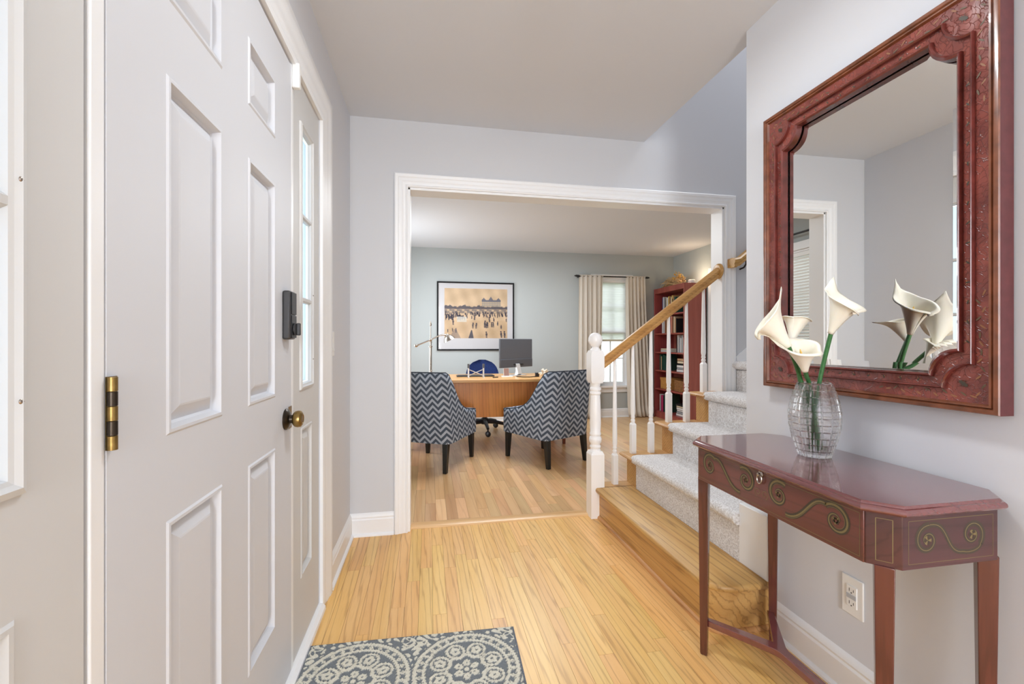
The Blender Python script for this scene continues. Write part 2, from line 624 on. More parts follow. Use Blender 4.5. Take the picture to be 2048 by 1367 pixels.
w = boxes((-0.95, -4.12, H, XR + .11, YC, H + .28), (-0.95, YC, H, 1.385, YB2, H + .28),
          (-0.95, YB2, H, XSR + .1, YF + .14, H + .28), (1.27, YC - .11, 4.9, 5.1, YB2, 5.0))
struct(w.build('ceiling', CEIL), 'flat white ceiling over hall and study', 'ceiling')

# floors: sub floor slab with planks as its pieces
fl = struct(boxes((XL - .15, -4.12, -0.2, 5.1, YB2 + .0, -0.008)).build('floor', GAP), 'golden oak strip floor of the hall', 'floor')
fs = struct(boxes((XSL - .15, YB2, -0.2, XSR + .1, YF + .14, -0.008)).build('floor', GAP), 'pinkish wood strip floor of the study', 'floor')


def planks(floor, mat, x0, x1, y0, y1, wd, lens, keep, gap=0.0009):
    unit = {}
    rest = MB()
    x = x0
    shared = MB().box(-.5, -.5, -.5, .5, .5, .5)
    proto = None
    while x < x1 - 0.004:
        xe = min(x + wd, x1)
        y = y0 - random.random() * lens[1]
        while y < y1:
            ye = y + random.uniform(*lens)
            if y1 - ye < 0.12:
                ye = y1
            a, b_ = max(y, y0), min(ye, y1)
            if b_ - a > 0.02:
                zt = random.uniform(-0.0004, 0)
                bx = (x + gap / 2, a + gap / 2, -0.0085, xe - gap / 2, b_ - gap / 2, zt)
                if keep(x, xe, a, b_):
                    if proto is None:
                        proto = shared.build('plank', mat, floor, smooth=0)
                        o = proto
                    else:
                        o = proto.copy()
                        COL.objects.link(o)
                    o.scale = (bx[3] - bx[0], bx[4] - bx[1], bx[5] - bx[2])
                    o.location = Vector(((bx[0] + bx[3]) / 2, (bx[1] + bx[4]) / 2, (bx[2] + bx[5]) / 2)) - wpos(floor)
                else:
                    rest.box(*bx)
            y = ye
        x = xe
    if rest.v:
        r = rest.build('plank_surface', mat, floor, smooth=0)
        r['kind'] = 'stuff'


planks(fl, OAKF, XL, XR, -4.0, 2.715, 0.0585, (0.45, 1.25), lambda x, xe, a, b_: b_ > 1.3)
planks(fs, STUDYF, XSL, XSR, 2.79, YF, 0.07, (0.35, 0.95), lambda x, xe, a, b_: xe > -0.2 and x < 2.3 and a < 4.75)
sd = MB().prism([(2.713, 0), (2.719, .009), (2.735, .013), (2.780, .013), (2.796, .009), (2.800, 0)], 'x', OX0, 1.03)
struct(sd.build('trim_1', SADDLE), 'pale wooden saddle strip between the two floors', 'threshold')


# ------------------------------------------------------------------ casings, baseboards
CAS = [(0, 0), (0, .012), (.008, .016), (.014, .012), (.026, .014), (.034, .019), (.050, .020), (.056, .024), (.070, .026), (.076, .022), (.078, 0)]


def casing(name, mat, a0, a1, top, zb0, zb1, mapf, parent=None, pr=CAS, sc=1.0):
    loops = []
    for (aa, zz, sx, sz) in ((a0, zb0, -1, 0), (a0, top, -1, 1), (a1, top, 1, 1), (a1, zb1, 1, 0)):
        loops.append([mapf(aa + sx * d * sc, zz + sz * d * sc, h) for d, h in pr])
    return MB().loft(loops).build(name, mat, parent, smooth=25)


t2 = struct(casing('trim_2', TRIM, OX0, OX1, OZ, 0.0, 0.787, lambda a, z, h: (a, YB - h, z)), 'white moulded casing around the wide study opening', 'door casing')
jb = boxes((OX0 - .001, YB - .002, 0, OX0 + .014, YB2 + .002, OZ), (OX1 - .014, YB - .002, 0, OX1 + .001, YB2 + .002, OZ),
           (OX0, YB - .002, OZ - .014, OX1, YB2 + .002, OZ + .001))
jb.build('jamb_lining', TRIM, t2, bevel=.002)
casing('rear_casing', TRIM, OX0, OX1, OZ, 0.0, 0.0, lambda a, z, h: (a, YB2 + h, z), t2)
t3 = struct(casing('trim_3', TRIM, DY0, DY1, DZ, 0.0, 0.0, lambda a, z, h: (XL + h, a, z), sc=1.75, pr=[(d, h * .95) for d, h in CAS]),
            'white moulded casing around the front door and sidelights', 'door casing')

BBP = [(0, 0), (.014, 0), (.014, .092), (.010, .100), (.012, .108), (.009, .118), (.004, .126), (0, .130)]
SHP = [(.014, 0), (.026, 0), (.025, .008), (.020, .014), (.014, .017)]


def baseboard(name, p0, p1, nrm, label, m0=0, m1=0):
    """m0/m1: +1 mitre for an inside corner at that end"""
    p0, p1, n = Vector(p0), Vector(p1), Vector(nrm)
    t = (p1 - p0).normalized()

    def mk(pr, nm, par):
        l = [[tuple(p + n * d + t * (d * k) + Vector((0, 0, h))) for d, h in pr] for p, k in ((p0, m0), (p1, -m1))]
        return MB().loft(l).build(nm, TRIM, par, smooth=25)
    o = struct(mk(BBP, name, None), label, 'baseboard')
    mk(SHP, 'shoe_moulding', o)
    return o


baseboard('baseboard_left', (XL, 2.112, 0), (XL, YB, 0), (1, 0, 0), 'white baseboard left of the opening under the light switch', 0, 1)
baseboard('baseboard_back', (XL, YB, 0), (OX0 - .078, YB, 0), (0, -1, 0), 'short white baseboard between corner and opening casing', 1, 0)
baseboard('baseboard_right', (XR, -4.0, 0), (XR, 1.485, 0), (-1, 0, 0), 'white baseboard behind the console table')
baseboard('baseboard_far', (XSL, YF, 0), (XSR, YF, 0), (0, -1, 0), 'white baseboard on the far study wall', 1, 1)
baseboard('baseboard_front', (XSL, YB2, 0), (XSL, YF, 0), (1, 0, 0), 'white baseboard on the front study wall', 1, 1)
baseboard('baseboard_study', (XSR, D2b + .1, 0), (XSR, YF, 0), (-1, 0, 0), 'white baseboard beside the bookcase', 0, 1)


# ------------------------------------------------------------------ raised panels on planes facing +X
def rect_loft(m, y0, z0, y1, z1, steps, x):
    loops = []
    for ins, d in steps:
        loops.append([(x + d, y0 + ins, z0 + ins), (x + d, y1 - ins, z0 + ins), (x + d, y1 - ins, z1 - ins), (x + d, y0 + ins, z1 - ins)])
    return m.loft(loops, cap0=False, cap1=True)


PST = [(0, 0), (.004, .003), (.010, .003), (.015, -.013), (.020, -.016), (.046, -.003), (.050, -.002)]


def slab_with_holes(m, y0, z0, y1, z1, holes, x, th):
    """frame face at x (facing +X) with rectangular holes, plus the slab sides/back"""
    ys = sorted({y0, y1} | {h[0] for h in holes} | {h[2] for h in holes})
    zs = sorted({z0, z1} | {h[1] for h in holes} | {h[3] for h in holes})
    for i in range(len(ys) - 1):
        for j in range(len(zs) - 1):
            cy, cz = (ys[i] + ys[i + 1]) / 2, (zs[j] + zs[j + 1]) / 2
            if any(h[0] < cy < h[2] and h[1] < cz < h[3] for h in holes):
                continue
            m.add([(x, ys[i], zs[j]), (x, ys[i + 1], zs[j]), (x, ys[i + 1], zs[j + 1]), (x, ys[i], zs[j + 1])], [(0, 1, 2, 3)])
    r = lambda xx: [(xx, y0, z0), (xx, y1, z0), (xx, y1, z1), (xx, y0, z1)]
    m.loft([r(x), r(x - th)], cap0=False, cap1=False)
    return m


# front door
DX = XL - .001
door = struct(bpy.data.objects.new('door_1', None), 'white six panel front door with smart lock and brass hinge', 'door')
COL.objects.link(door)
door.location = (DX, 1.155, 0.03)
PN = [(.873, 1.735, 1.085, 1.908), (1.228, 1.735, 1.427, 1.908), (.873, .962, 1.085, 1.600), (1.228, .962, 1.427, 1.600),
      (.873, .270, 1.085, .810), (1.228, .270, 1.427, .810)]
slab_with_holes(MB(), .728, .03, 1.584, 2.052, PN, DX, .042).build('slab', DOORP, door, weld=True, smooth=20)
MB().box(DX - .044, .728, .03, DX - .040, 1.584, 2.052).build('outer_face', DOORP, door)
for p in PN:
    rect_loft(MB(), *p, PST, DX).build('door_panel', DOORP, door, smooth=12)
for z in (.30, 1.024, 1.80):
    h = MB().box(DX - .001, .727, z - .053, DX + .0015, .748, z + .053).build('hinge', BRASS, door)
    for k in range(5):
        MB().lathe([(.0065, -.0100), (.0065, .0100)], (DX + .006, .730, z + (k - 2) * .0212), 12).build('hinge_knuckle', BRASS if k % 2 == 0 else DKBRASS, h)
# knob
kb = MB().lathe([(.0, 0), (.034, 0), (.034, .004), (.026, .011), (.014, .014), (.013, .024)], (DX, 1.528, .878), 28, 'x').build('knob_rose', DKBRASS, door)
MB().lathe([(.012, .022), (.020, .024), (.0255, .030), (.0272, .038), (.0255, .046), (.018, .051), (.015, .0515), (.013, .050), (.003, .050)], (DX, 1.528, .878), 28, 'x').build('knob', BRASS, kb)
MB().box(DX + .0005, 1.5555, .842, DX + .002, 1.5845, .914).build('latch_plate', BRASS, door)
# smart lock
lk = MB().box(DX, 1.492, 1.135, DX + .024, 1.552, 1.290).build('smart_lock', CHARC, door, bevel=.006)
MB().box(DX + .024, 1.500, 1.215, DX + .027, 1.550, 1.286).build('battery_cover', BLACKP, lk, bevel=.002)
MB().box(DX + .024, 1.500, 1.140, DX + .027, 1.550, 1.212).build('lock_face', BLACKP, lk, bevel=.002)
MB().lathe([(.017, .027), (.020, .029), (.020, .033), (.008, .035)], (DX, 1.525, 1.168), 20, 'x').build('thumb_turn_base', CHARC, lk)
MB().box(DX + .034, 1.520, 1.148, DX + .046, 1.530, 1.188).build('thumb_turn', CHARC, lk, bevel=.003)
MB().box(DX, 1.592, 1.985, DX + .024, 1.612, 2.068).build('contact_sensor', WHITEP, door, bevel=.003)

# sidelights
def sidelight(name, y0, y1, g0, g1, label):
    o = struct(bpy.data.objects.new(name, None), label, 'window')
    COL.objects.link(o)
    o.location = (DX, (y0 + y1) / 2, 0.03)
    gz0, gz1 = .975, 1.90
    pnl = (g0 - .006, .27, g1 + .012, .815)
    x = XL - .004
    slab_with_holes(MB(), y0, .03, y1, DZ, [(g0 - .022, gz0 - .022, g1 + .022, gz1 + .022), pnl], x, .04).build('frame', SIDEP, o, weld=True, smooth=20)
    MB().box(x - .042, y0, .03, x - .039, y1, gz0 - .03).build('outer_face', SIDEP, o)
    rect_loft(MB(), *pnl, PST, x).build('raised_panel', SIDEP, o, smooth=12)
    # glazing bead
    loops = []
    for ins, d in ((0, 0), (.002, .006), (.010, .009), (.015, .004), (.020, .002), (.024, -.010)):
        a, b_, c, e = g0 - .022 + ins, g1 + .022 - ins, gz0 - .022 + ins, gz1 + .022 - ins
        loops.append([(x + d, a, c), (x + d, b_, c), (x + d, b_, e), (x + d, a, e)])
    MB().loft(loops, cap0=False, cap1=False).build('glazing_bead', SIDEP, o, smooth=20)
    zz = [gz0, 1.283, 1.591, gz1]
    for i in range(3):
        MB().box(x - .024, g0, zz[i] + .004, x - .018, g1, zz[i + 1] - .004).build('pane', FROST, o)
    for z in zz[1:3]:
        MB().prism([(x - .016, z - .010), (x - .004, z - .010), (x + .002, z - .005), (x + .002, z + .005), (x - .004, z + .010), (x - .016, z + .010)], 'y', g0 - .002, g1 + .002).build('muntin', SIDEP, o, smooth=0)
    for z in (1.31, .97 + .09):
        for y in (g1 + .012,):
            MB().sphere((x + .007, y, z), .0035, 8, 6, (.5, 1, 1)).build('screw_cap', NICKEL, o)
    return o


sidelight('window_1', .368, .690, .446, .577, 'left sidelight window at the very edge of the frame')
sidelight('window_2', 1.612, DY1 - .004, 1.712, 1.842, 'narrow sidelight window between front door and light switch')
m = boxes((XL - .05, .698, .0, XL - .0015, .7255, DZ), (XL - .05, 1.587, 0.0, XL - .001, 1.610, DZ), (XL - .06, DY0, 0, XL - .03, .366, DZ))
fr = struct(m.build('trim_4', TRIM, bevel=.002), 'white mullion posts beside the front door', 'door frame')
MB().box(XL - .052,   .6895, 0, XL - .014, .699, DZ).build('dark_seam', GAP, fr)
MB().box(XL - .15, DY0, 0, XL - .045, DY1, .03).build('sill', TRIM, fr)
MB().prism([(XL - .04, 0), (XL + .024, 0), (XL + .022, .014), (XL + .010, .026), (XL - .04, .030)], 'y', DY0 + .0, DY1 + .0).build('threshold_strip', TRIM, fr, smooth=20)
MB().box(XL - .05, DY0, DZ - .008, XL - .012, DY1, DZ).build('head_gap', GAP, fr)

# light switch on the left wall
sw = thing('light_switch', 'white double rocker light switch plate beside the door casing', 'switch', (XL, 2.175, 1.118))
MB().box(XL, 2.122, 1.060, XL + .006, 2.232, 1.177).build('switch_plate', WHITEP, sw, bevel=.003)
for y in (2.154, 2.200):
    MB().prism([(XL + .005, 1.086), (XL + .011, 1.086), (XL + .006, 1.120), (XL + .008, 1.151), (XL + .005, 1.151)], 'y', y - .016, y + .016).build('rocker', WHITEP, sw, smooth=0)

# ceiling lamp just above the frame, smoke-free hall
cl = thing('ceiling_lamp', 'round white flush ceiling lamp over the hall', 'lamp', (.40, 1.18, H))
MB().lathe([(.0, 0), (.135, 0), (.135, -.018), (.125, -.022), (0.0, -.022)], (.40, 1.18, H), 32).build('lamp_base', NICKEL, cl)
MB().lathe([(.120, -.022), (.118, -.050), (.095, -.075), (.05, -.088), (.0, -.092)], (.40, 1.18, H), 32).build('glass_bowl', CEILG, cl)

# ------------------------------------------------------------------ staircase
RZ = .1965
NOSE = {1: 1.040, 2: 1.262, 3: 1.517, 4: 1.772, 5: 2.027, 6: 2.282, 7: 2.537, 8: 2.792, 9: 3.047}
stair = thing('staircase', 'oak staircase with grey carpeted treads rising to the right', 'staircase', (1.3, 2.2, 0))
# first step: bullnose ending around the mirror wall


def step1_outline(off, xe=1.316, r=.115):
    x0, y0 = 1.040 + off, 1.490 + off
    rr = r - off
    pts = [(x0, 2.665), (x0, y0 + rr)]
    for k in range(1, 9):
        a = pi + (pi / 2) * k / 9
        pts.append((x0 + rr + rr * cos(a), y0 + rr + rr * sin(a)))
    pts += [(x0 + rr, y0), (xe, y0)]
    return pts


o0, o1, o2 = step1_outline(0), step1_outline(.006), step1_outline(.020)
bk = [(1.316, 1.660), (1.32, 1.660), (1.32, 2.665)]
lo = [[(p[0], p[1], z) for p in step1_outline(of) + bk] for of, z in ((.008, .168), (.002, .172), (0, .180), (.002, .190), (.009, RZ))]
MB().loft(lo).build('tread', OAKS, stair, smooth=50)
MB().box(1.066, 2.655, .168, 1.32, 2.772, RZ).build('tread_end', OAKX, stair, bevel=.004)
MB().loft([[(p[0], p[1], z) for p in step1_outline(.026) + [(1.316, 1.66), (1.33, 1.66), (1.33, 2.665)]] for z in (0.0, .169)]).build('riser', OAKS, stair, smooth=50)
MB().loft([[(p[0], p[1], z) for p in step1_outline(of) + [(1.316, 1.55), (1.2, 1.6), (1.2, 2.655)]] for of, z in ((.013, 0), (.013, .008), (.018, .016), (.026, .019))]).build('shoe_moulding', OAKS, stair, smooth=50)
MB().box(1.07, 2.66, 0, 1.33, 2.75, .168).build('stringer', OAKX, stair)
for k in range(2, 10):
    nx, z = NOSE[k], RZ * k
    rx = nx + .036
    yb = 2.772 if k <= 4 else YB - .001
    x1 = min(nx + .36, 5.0)
    if k <= 4:
        # oak tread end with rounded nosing and return
        x1e = min(NOSE[k + 1] + .036, OX1 - .016)
        MB().prism([(nx + .012, z - .028), (nx - .006, z - .022), (nx - .012, z - .014), (nx - .006, z - .005), (nx + .006, z - .001), (x1e, z - .001), (x1e, z - .028)], 'y', 2.595, yb).build('tread', OAKX, stair, smooth=50)
        MB().box(rx, 2.592, z - RZ, rx + .02, 2.752, z - .028).build('riser', OAKX, stair)
        MB().box(rx + .02, 2.738, z - RZ - .05, x1e + .01, 2.752, z - .028).build('stringer', OAKX, stair)
    ye = 2.600 if k <= 4 else YB - .012
    # carpet wraps riser and rolls over the nosing
    pr = [(rx - .012, z - RZ), (rx - .012, z - .045), (nx + .012, z - .040), (nx - .002, z - .030), (nx - .008, z - .014), (nx - .004, z + .002),
          (nx + .008, z + .012), (nx + .03, z + .015), (x1 - .076, z + .012), (x1 - .076, z - .028), (rx + .01, z - .030), (rx + .01, z - RZ)]
    rp = [pr[0], pr[1], (rx + .012, z - .040), pr[-1]]
    tp = [(rx - .008, z - .042)] + pr[2:-2] + [(rx + .006, z - .032)]
    MB().prism(rp, 'y', YC + .001, ye).build('carpet_riser', CARPET, stair, smooth=60, bevel=.003)
    MB().prism(tp, 'y', YC + .001, ye + .012).build('carpet_tread', CARPET, stair, smooth=60, bevel=.004)
# skirt boards
MB().prism([(1.493, RZ), (1.655, RZ), (1.655, .447), (1.493, .452)], 'x', 1.286, 1.317).build('skirt_block', TRIM, stair, bevel=.004)
sk = [(2.06, .79), (3.4, .79), (3.4, 2.06), (2.06, 1.025)]
MB().prism(sk, 'y', YB - .011, YB - .001).build('skirt_board', TRIM, stair)

# railing
rail = thing('stair_railing', 'white newel and balusters under a golden oak handrail', 'railing', (1.055, 2.72, 0))
NX, NY, hs = 1.056, 2.705, .0445


def sq(h, z, c=0.0):
    if c <= 0:
        return [(NX - h, NY - h, z), (NX + h, NY - h, z), (NX + h, NY + h, z), (NX - h, NY + h, z)]


nw = MB()
nw.box(NX - hs, NY - hs, -.002, NX + hs, NY + hs, .405)
nw.loft([sq(hs, .405), sq(hs * .80, .424)], cap0=False)
nw.lathe([(.034, .420), (.034, .432), (.030, .438), (.036, .450), (.036, .456), (.031, .462), (.031, .470), (.039, .482), (.041, .500), (.037, .515), (.031, .520),
          (.037, .530), (.037, .538), (.033, .546), (.036, .600), (.035, .68), (.032, .765), (.030, .785), (.036, .792), (.036, .802), (.030, .808),
          (.037, .818), (.037, .828), (.030, .838), (.034, .862), (.036, .875)], (NX, NY, 0), 24)
nw.loft([sq(hs * .80, .862), sq(hs, .885), sq(hs, 1.050), sq(hs * .80, 1.072)])
nw.lathe([(.034, 1.066), (.034, 1.078), (.026, 1.086), (.022, 1.094), (.028, 1.100), (.040, 1.114), (.046, 1.134), (.045, 1.154), (.036, 1.172), (.020, 1.184), (.0, 1.188)], (NX, NY, 0), 24)
nw.build('newel_post', WHITEW, rail, smooth=40)
SL = .735
zr = lambda x: .992 + SL * (x - 1.113)
nx_, nz_ = -SL / sqrt(1 + SL * SL), 1 / sqrt(1 + SL * SL)
RPR = [(-.022, -.030), (-.026, -.020), (-.022, -.008), (-.030, .002), (-.031, .016), (-.022, .027), (-.008, .031), (.008, .031), (.022, .027), (.031, .016),
       (.030, .002), (.022, -.008), (.026, -.020), (.022, -.030)]
lo = []
for x in (NX + hs - .001, 1.958):
    lo.append([(x + (nx_ * h if x > 1.5 else 0) * 0, 2.715 + u, zr(x) + h / nz_) for u, h in RPR])
hr = MB().loft(lo).build('handrail', RAILO, rail, smooth=40)
MB().lathe([(.0, 0), (.052, 0), (.052, -.008), (.046, -.016), (.040, -.018), (.0, -.018)], (OX1 - .015, 2.715, zr(1.958)), 28, 'x').build('rosette', RAILO, hr)


def baluster(x, zb):
    zt = zr(x) - .030 / nz_ + .006
    y = 2.715
    h = .0165
    zblk = zb + .19 if zb > .25 else zb + .19
    L = zt - zblk
    m = MB()
    m.box(x - h, y - h, zb - .002, x + h, y + h, zblk)
    s_ = lambda r, z: [(x - r, y - r, z), (x + r, y - r, z), (x + r, y + r, z), (x - r, y + r, z)]
    m.loft([s_(h, zblk), s_(h * .62, zblk + .012)], cap0=False)
    m.lathe([(.0115, zblk + .008), (.0125, zblk + .018), (.015, zblk + .026), (.0125, zblk + .034), (.010, zblk + .038), (.014, zblk + .044), (.014, zblk + .050), (.0115, zblk + .056),
             (.0155, zblk + .075), (.0155, zblk + .12), (.0125, zblk + L * .6), (.0095, zt - .02), (.0095, zt)], (x, y, 0), 14)
    return m.build('baluster', WHITEW, rail, smooth=40)


for x, k in ((1.195, 1), (1.322, 2), (1.451, 2), (1.580, 3), (1.711, 3), (1.839, 4)):
    baluster(x, RZ * k)

# wall handrail on stairwell wall
wh = thing('wall_handrail', 'oak wall handrail climbing beyond the white casing', 'handrail', (2.4, 2.62, 1.6))
lo = []
for x, z in ((1.988, 1.655), (2.03, 1.665), (4.4, 1.665 + .77 * 2.37)):
    lo.append([(x, 2.622 + u, z + h) for u, h in RPR])
MB().loft(lo).build('rail', RAILO, wh, smooth=30)
MB().box(1.990, 2.622, 1.628, 2.030, YB - .001, 1.690).build('rail_return', RAILO, wh, bevel=.004)
for x in (2.095, 3.2):
    z = 1.665 + .77 * (x - 2.03) - .033
    MB().tube([(x, 2.622, z), (x, 2.622, z - .03), (x, 2.645, z - .05), (x, YB, z - .055)], .006, 8).build('bracket', DKBRASS, wh)

# ------------------------------------------------------------------ mirror
MY0, MY1, MZ0, MZ1 = .777, 1.503, .958, 1.984
mir = thing('wall_mirror', 'large wall mirror in a red crackled frame with notched corners', 'mirror', (XR, (MY0 + MY1) / 2, MZ0))


def mloop(ins, x, r=0.0, n=9):
    y0, y1, z0, z1 = MY0 + ins, MY1 - ins, MZ0 + ins, MZ1 - ins
    pts = []
    for cy, cz, a0 in ((y0, z0, pi / 2), (y1, z0, pi), (y1, z1, 1.5 * pi), (y0, z1, 0)):
        for k in range(n):
            a = a0 - (pi / 2) * k / (n - 1)
            pts.append((x, cy + r * cos(a), cz + r * sin(a)))
    return pts


def mband(name, mat, spec, smooth=40):
    return MB().loft([mloop(*s_) for s_ in spec], cap0=False, cap1=False).build(name, mat, mir, smooth=smooth, weld=True)


XF = 1.274
mband('outer_side', SIDEM, [(0, 1.3175), (0, XF + .004)])
mband('outer_moulding', BEADG, [(0, XF + .004), (.002, XF + .001), (.006, XF), (.011, XF + .001), (.014, XF + .006), (.016, XF + .002), (.020, XF + .002), (.023, XF + .010)])
mband('outer_band', CRACK, [(.023, XF + .010), (.052, XF + .013, .062)])
mband('outer_ridge', BEAD, [(.052, XF + .014, .062), (.0525, XF + .005, .062), (.055, XF + .002, .062), (.058, XF + .005, .062), (.0585, XF + .016, .062)])
mband('inner_band', CRACK, [(.0585, XF + .015, .062), (.080, XF + .018, .064)])
mband('inner_ridge', BEAD, [(.080, XF + .018, .064), (.0805, XF + .010, .064), (.084, XF + .006, .064), (.0885, XF + .010, .064), (.090, XF + .030, .064)])
gl = MB().loft([mloop(.088, XF + .0345, .064), mloop(.112, XF + .0325, .064)], cap0=False, cap1=False)
gl.build('glass_bevel', MIRR, mir, smooth=0)
MB().loft([mloop(.112, XF + .0325, .064)], cap0=False, cap1=True).build('mirror_glass', MIRR, mir, smooth=0)
# painted insects on the inner band, leaf scrolls near the corners (one flat painted layer each)
bee = MB()
lf = MB()
gd = MB()


def blob(m, y, z, a, l, w_, x, n=8):
    pts = [(x, y + cos(a) * l * cos(t) - sin(a) * w_ * sin(t), z + sin(a) * l * cos(t) + cos(a) * w_ * sin(t)) for t in [2 * pi * k / n for k in range(n)]]
    m.add(pts, [tuple(range(n))])


rb = random.Random(3)
xb = XF + .0158
for k in range(15):
    z = MZ0 + .17 + k * .048
    for y in (MY0 + .0695, MY1 - .0695):
        a = rb.uniform(0, 3)
        blob(bee, y, z, a, .0055, .002, xb)
        for s_ in (-.9, .9):
            blob(gd, y + .003 * cos(a + s_), z + .003 * sin(a + s_), a + s_, .005, .0013, xb + .0002)
for k in range(9):
    y = MY0 + .18 + k * .046
    for z in (MZ0 + .0695, MZ1 - .0695):
        a = rb.uniform(0, 3)
        blob(bee, y, z, a, .0055, .002, xb)
        for s_ in (-.9, .9):
            blob(gd, y + .003 * cos(a + s_), z + .003 * sin(a + s_), a + s_, .005, .0013, xb + .0002)
for cy, sy in ((MY0, 1), (MY1, -1)):
    for cz, sz in ((MZ0, 1), (MZ1, -1)):
        for k in range(26):
            t = k / 26
            rr = .040 + .006 * sin(k * 1.7)
            if k % 2:
                blob(gd if k % 4 == 1 else lf, cy + sy * rr, cz + sz * (.035 + t * .26), rb.uniform(.6, 2.4), .008, .0021, XF + .0108)
            else:
                blob(gd if k % 4 == 2 else lf, cy + sy * (.035 + t * .26), cz + sz * rr, rb.uniform(-.9, .9), .008, .0021, XF + .0108)
        blob(bee, cy + sy * .075, cz + sz * .068, .6, .012, .0045, XF + .0105)
        for s_ in (-1, -.3, .3, 1):
            blob(bee, cy + sy * .075, cz + sz * .068, .6 + pi / 2 + s_, .012, .0008, XF + .0106)
for mm, nm, mt in ((bee, 'painted_insects', GREENP), (lf, 'painted_leaves', M('faded_green_paint', srgb(104, 84, 62), .5)), (gd, 'painted_scrolls', M('faded_gold_paint', srgb(150, 100, 66), .5))):
    o = mm.build(nm, mt, mir, smooth=0)
    o['kind'] = 'stuff'

mir.rotation_euler = (0, 0, radians(-.45))
mir.location.x -= .003

# ------------------------------------------------------------------ console table
tab = thing('console_table', 'narrow red mahogany console table with painted scrolls under the mirror', 'table', (1.12, 1.116, 0))
TY0, TY1, TX0, TX1, TZ = .751, 1.484, .925, 1.306, .780


def octa(off, x0=TX0, x1=TX1, y0=TY0, y1=TY1, c=.054):
    x0, x1, y0, y1 = x0 + off, x1 - off, y0 + off, y1 - off
    c = c - off * .3
    return [(x0, y0 + c), (x0 + c, y0), (x1 - c, y0), (x1, y0 + c), (x1, y1 - c), (x1 - c, y1), (x0 + c, y1), (x0, y1 - c)]


lo = [[(p[0], p[1], z) for p in octa(of)] for of, z in ((.010, .7575), (.004, .7580), (.0005, .762), (0, .766), (.001, .770), (.004, .7735), (.0075, .7745), (.0085, .7775), (.011, .780))]
MB().loft(lo).build('table_top', MAHOG, tab, smooth=30)
AX, AY0, AY1, AX1 = .945, .767, 1.468, 1.292
ap = octa(0, AX, AX1, AY0, AY1, .044)
wall_ = MB().loft([[(p[0], p[1], z) for p in ap] for z in (.640, .758)], cap1=False)
wall_.build('apron', APRONX, tab, smooth=10, bevel=.0015)
dr = MB().box(AX - .003, AY0 + .046, .640, AX + .01, AY1 - .046, .756).build('drawer', APRON, tab, bevel=.0015)
FX = AX - .0033


def ribbon(m, pts, w0, plane, off):
    """flat painted stroke along 2-D points; plane maps (a, z) to 3-D"""
    n = len(pts)
    L, R = [], []
    for i in range(n):
        a, b_ = pts[max(0, i - 1)], pts[min(n - 1, i + 1)]
        d = Vector((b_[0] - a[0], b_[1] - a[1]))
        d = d.normalized() if d.length > 0 else Vector((1, 0))
        wv = w0(i / (n - 1)) if callable(w0) else w0
        L.append(plane(pts[i][0] - d.y * wv / 2, pts[i][1] + d.x * wv / 2, off))
        R.append(plane(pts[i][0] + d.y * wv / 2, pts[i][1] - d.x * wv / 2, off))
    o = len(m.v)
    m.add(L + R, [(i, i + 1, n + i + 1, n + i) for i in range(n - 1)])


def spiral(c, r0, r1, a0, turns, sgn, n=36):
    return [(c[0] + (r0 + (r1 - r0) * (k / n) ** .8) * cos(a0 + sgn * turns * 2 * pi * k / n),
             c[1] + (r0 + (r1 - r0) * (k / n) ** .8) * sin(a0 + sgn * turns * 2 * pi * k / n)) for k in range(n + 1)]


def bez(p0, p1, p2, p3, n=18):
    return [tuple((1 - t) ** 3 * a + 3 * t * (1 - t) ** 2 * b_ + 3 * t * t * (1 - t) * c + t ** 3 * d for a, b_, c, d in zip(p0, p1, p2, p3)) for t in [k / n for k in range(n + 1)]]


gp, gn = MB(), MB()
fpl = lambda a, z, o: (FX - o, a, z)
for s_ in (-1, 1):
    mir_ = lambda pts: [(1.1175 + s_ * a, z) for a, z in pts]
    # outer roll, S link, inner roll
    for (c, r, a0, sg) in (((.238, .706), .040, pi * .75, -1), ((.064, .708), .040, pi * .30, 1)):
        sp_ = mir_(spiral(c, r, .010, a0, 1.35, sg))
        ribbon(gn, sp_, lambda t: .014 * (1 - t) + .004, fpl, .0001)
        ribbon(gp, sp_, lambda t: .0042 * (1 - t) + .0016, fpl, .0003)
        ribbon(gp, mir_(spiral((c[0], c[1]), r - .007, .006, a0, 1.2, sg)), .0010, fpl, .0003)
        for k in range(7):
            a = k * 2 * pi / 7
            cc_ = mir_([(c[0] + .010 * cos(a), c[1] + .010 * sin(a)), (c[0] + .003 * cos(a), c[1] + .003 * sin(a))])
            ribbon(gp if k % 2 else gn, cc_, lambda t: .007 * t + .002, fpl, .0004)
    st_ = spiral((.238, .706), .040, .010, pi * .75, 1.35, -1)[0]
    s2 = spiral((.064, .708), .040, .010, pi * .30, 1.35, 1)[0]
    # link runs from the top of the outer roll down to the bottom of the inner roll
    lk_ = mir_(bez((.212, .736), (.165, .750), (.150, .660), (.088, .664)))
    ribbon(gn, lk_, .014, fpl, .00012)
    ribbon(gp, lk_, .0040, fpl, .0003)
    ribbon(gp, [(a, z - .005) for a, z in lk_], .0012, fpl, .0003)
    ribbon(gp, mir_(spiral((.013, .690), .014, .004, -pi * .4, 1.1, 1, 20)), .0016, fpl, .0003)
bd = [(AY0 + .054, .650), (AY1 - .054, .650), (AY1 - .054, .747), (AY0 + .054, .747), (AY0 + .054, .650)]
for a, b_ in zip(bd[:-1], bd[1:]):
    ribbon(gp, [a, b_], .0012, fpl, .0002)
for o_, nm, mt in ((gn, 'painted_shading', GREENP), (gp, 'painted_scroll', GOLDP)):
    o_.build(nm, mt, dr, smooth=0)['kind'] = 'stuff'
gp, gn = MB(), MB()
epl = lambda a, z, o: (a, AY0 - o, z)
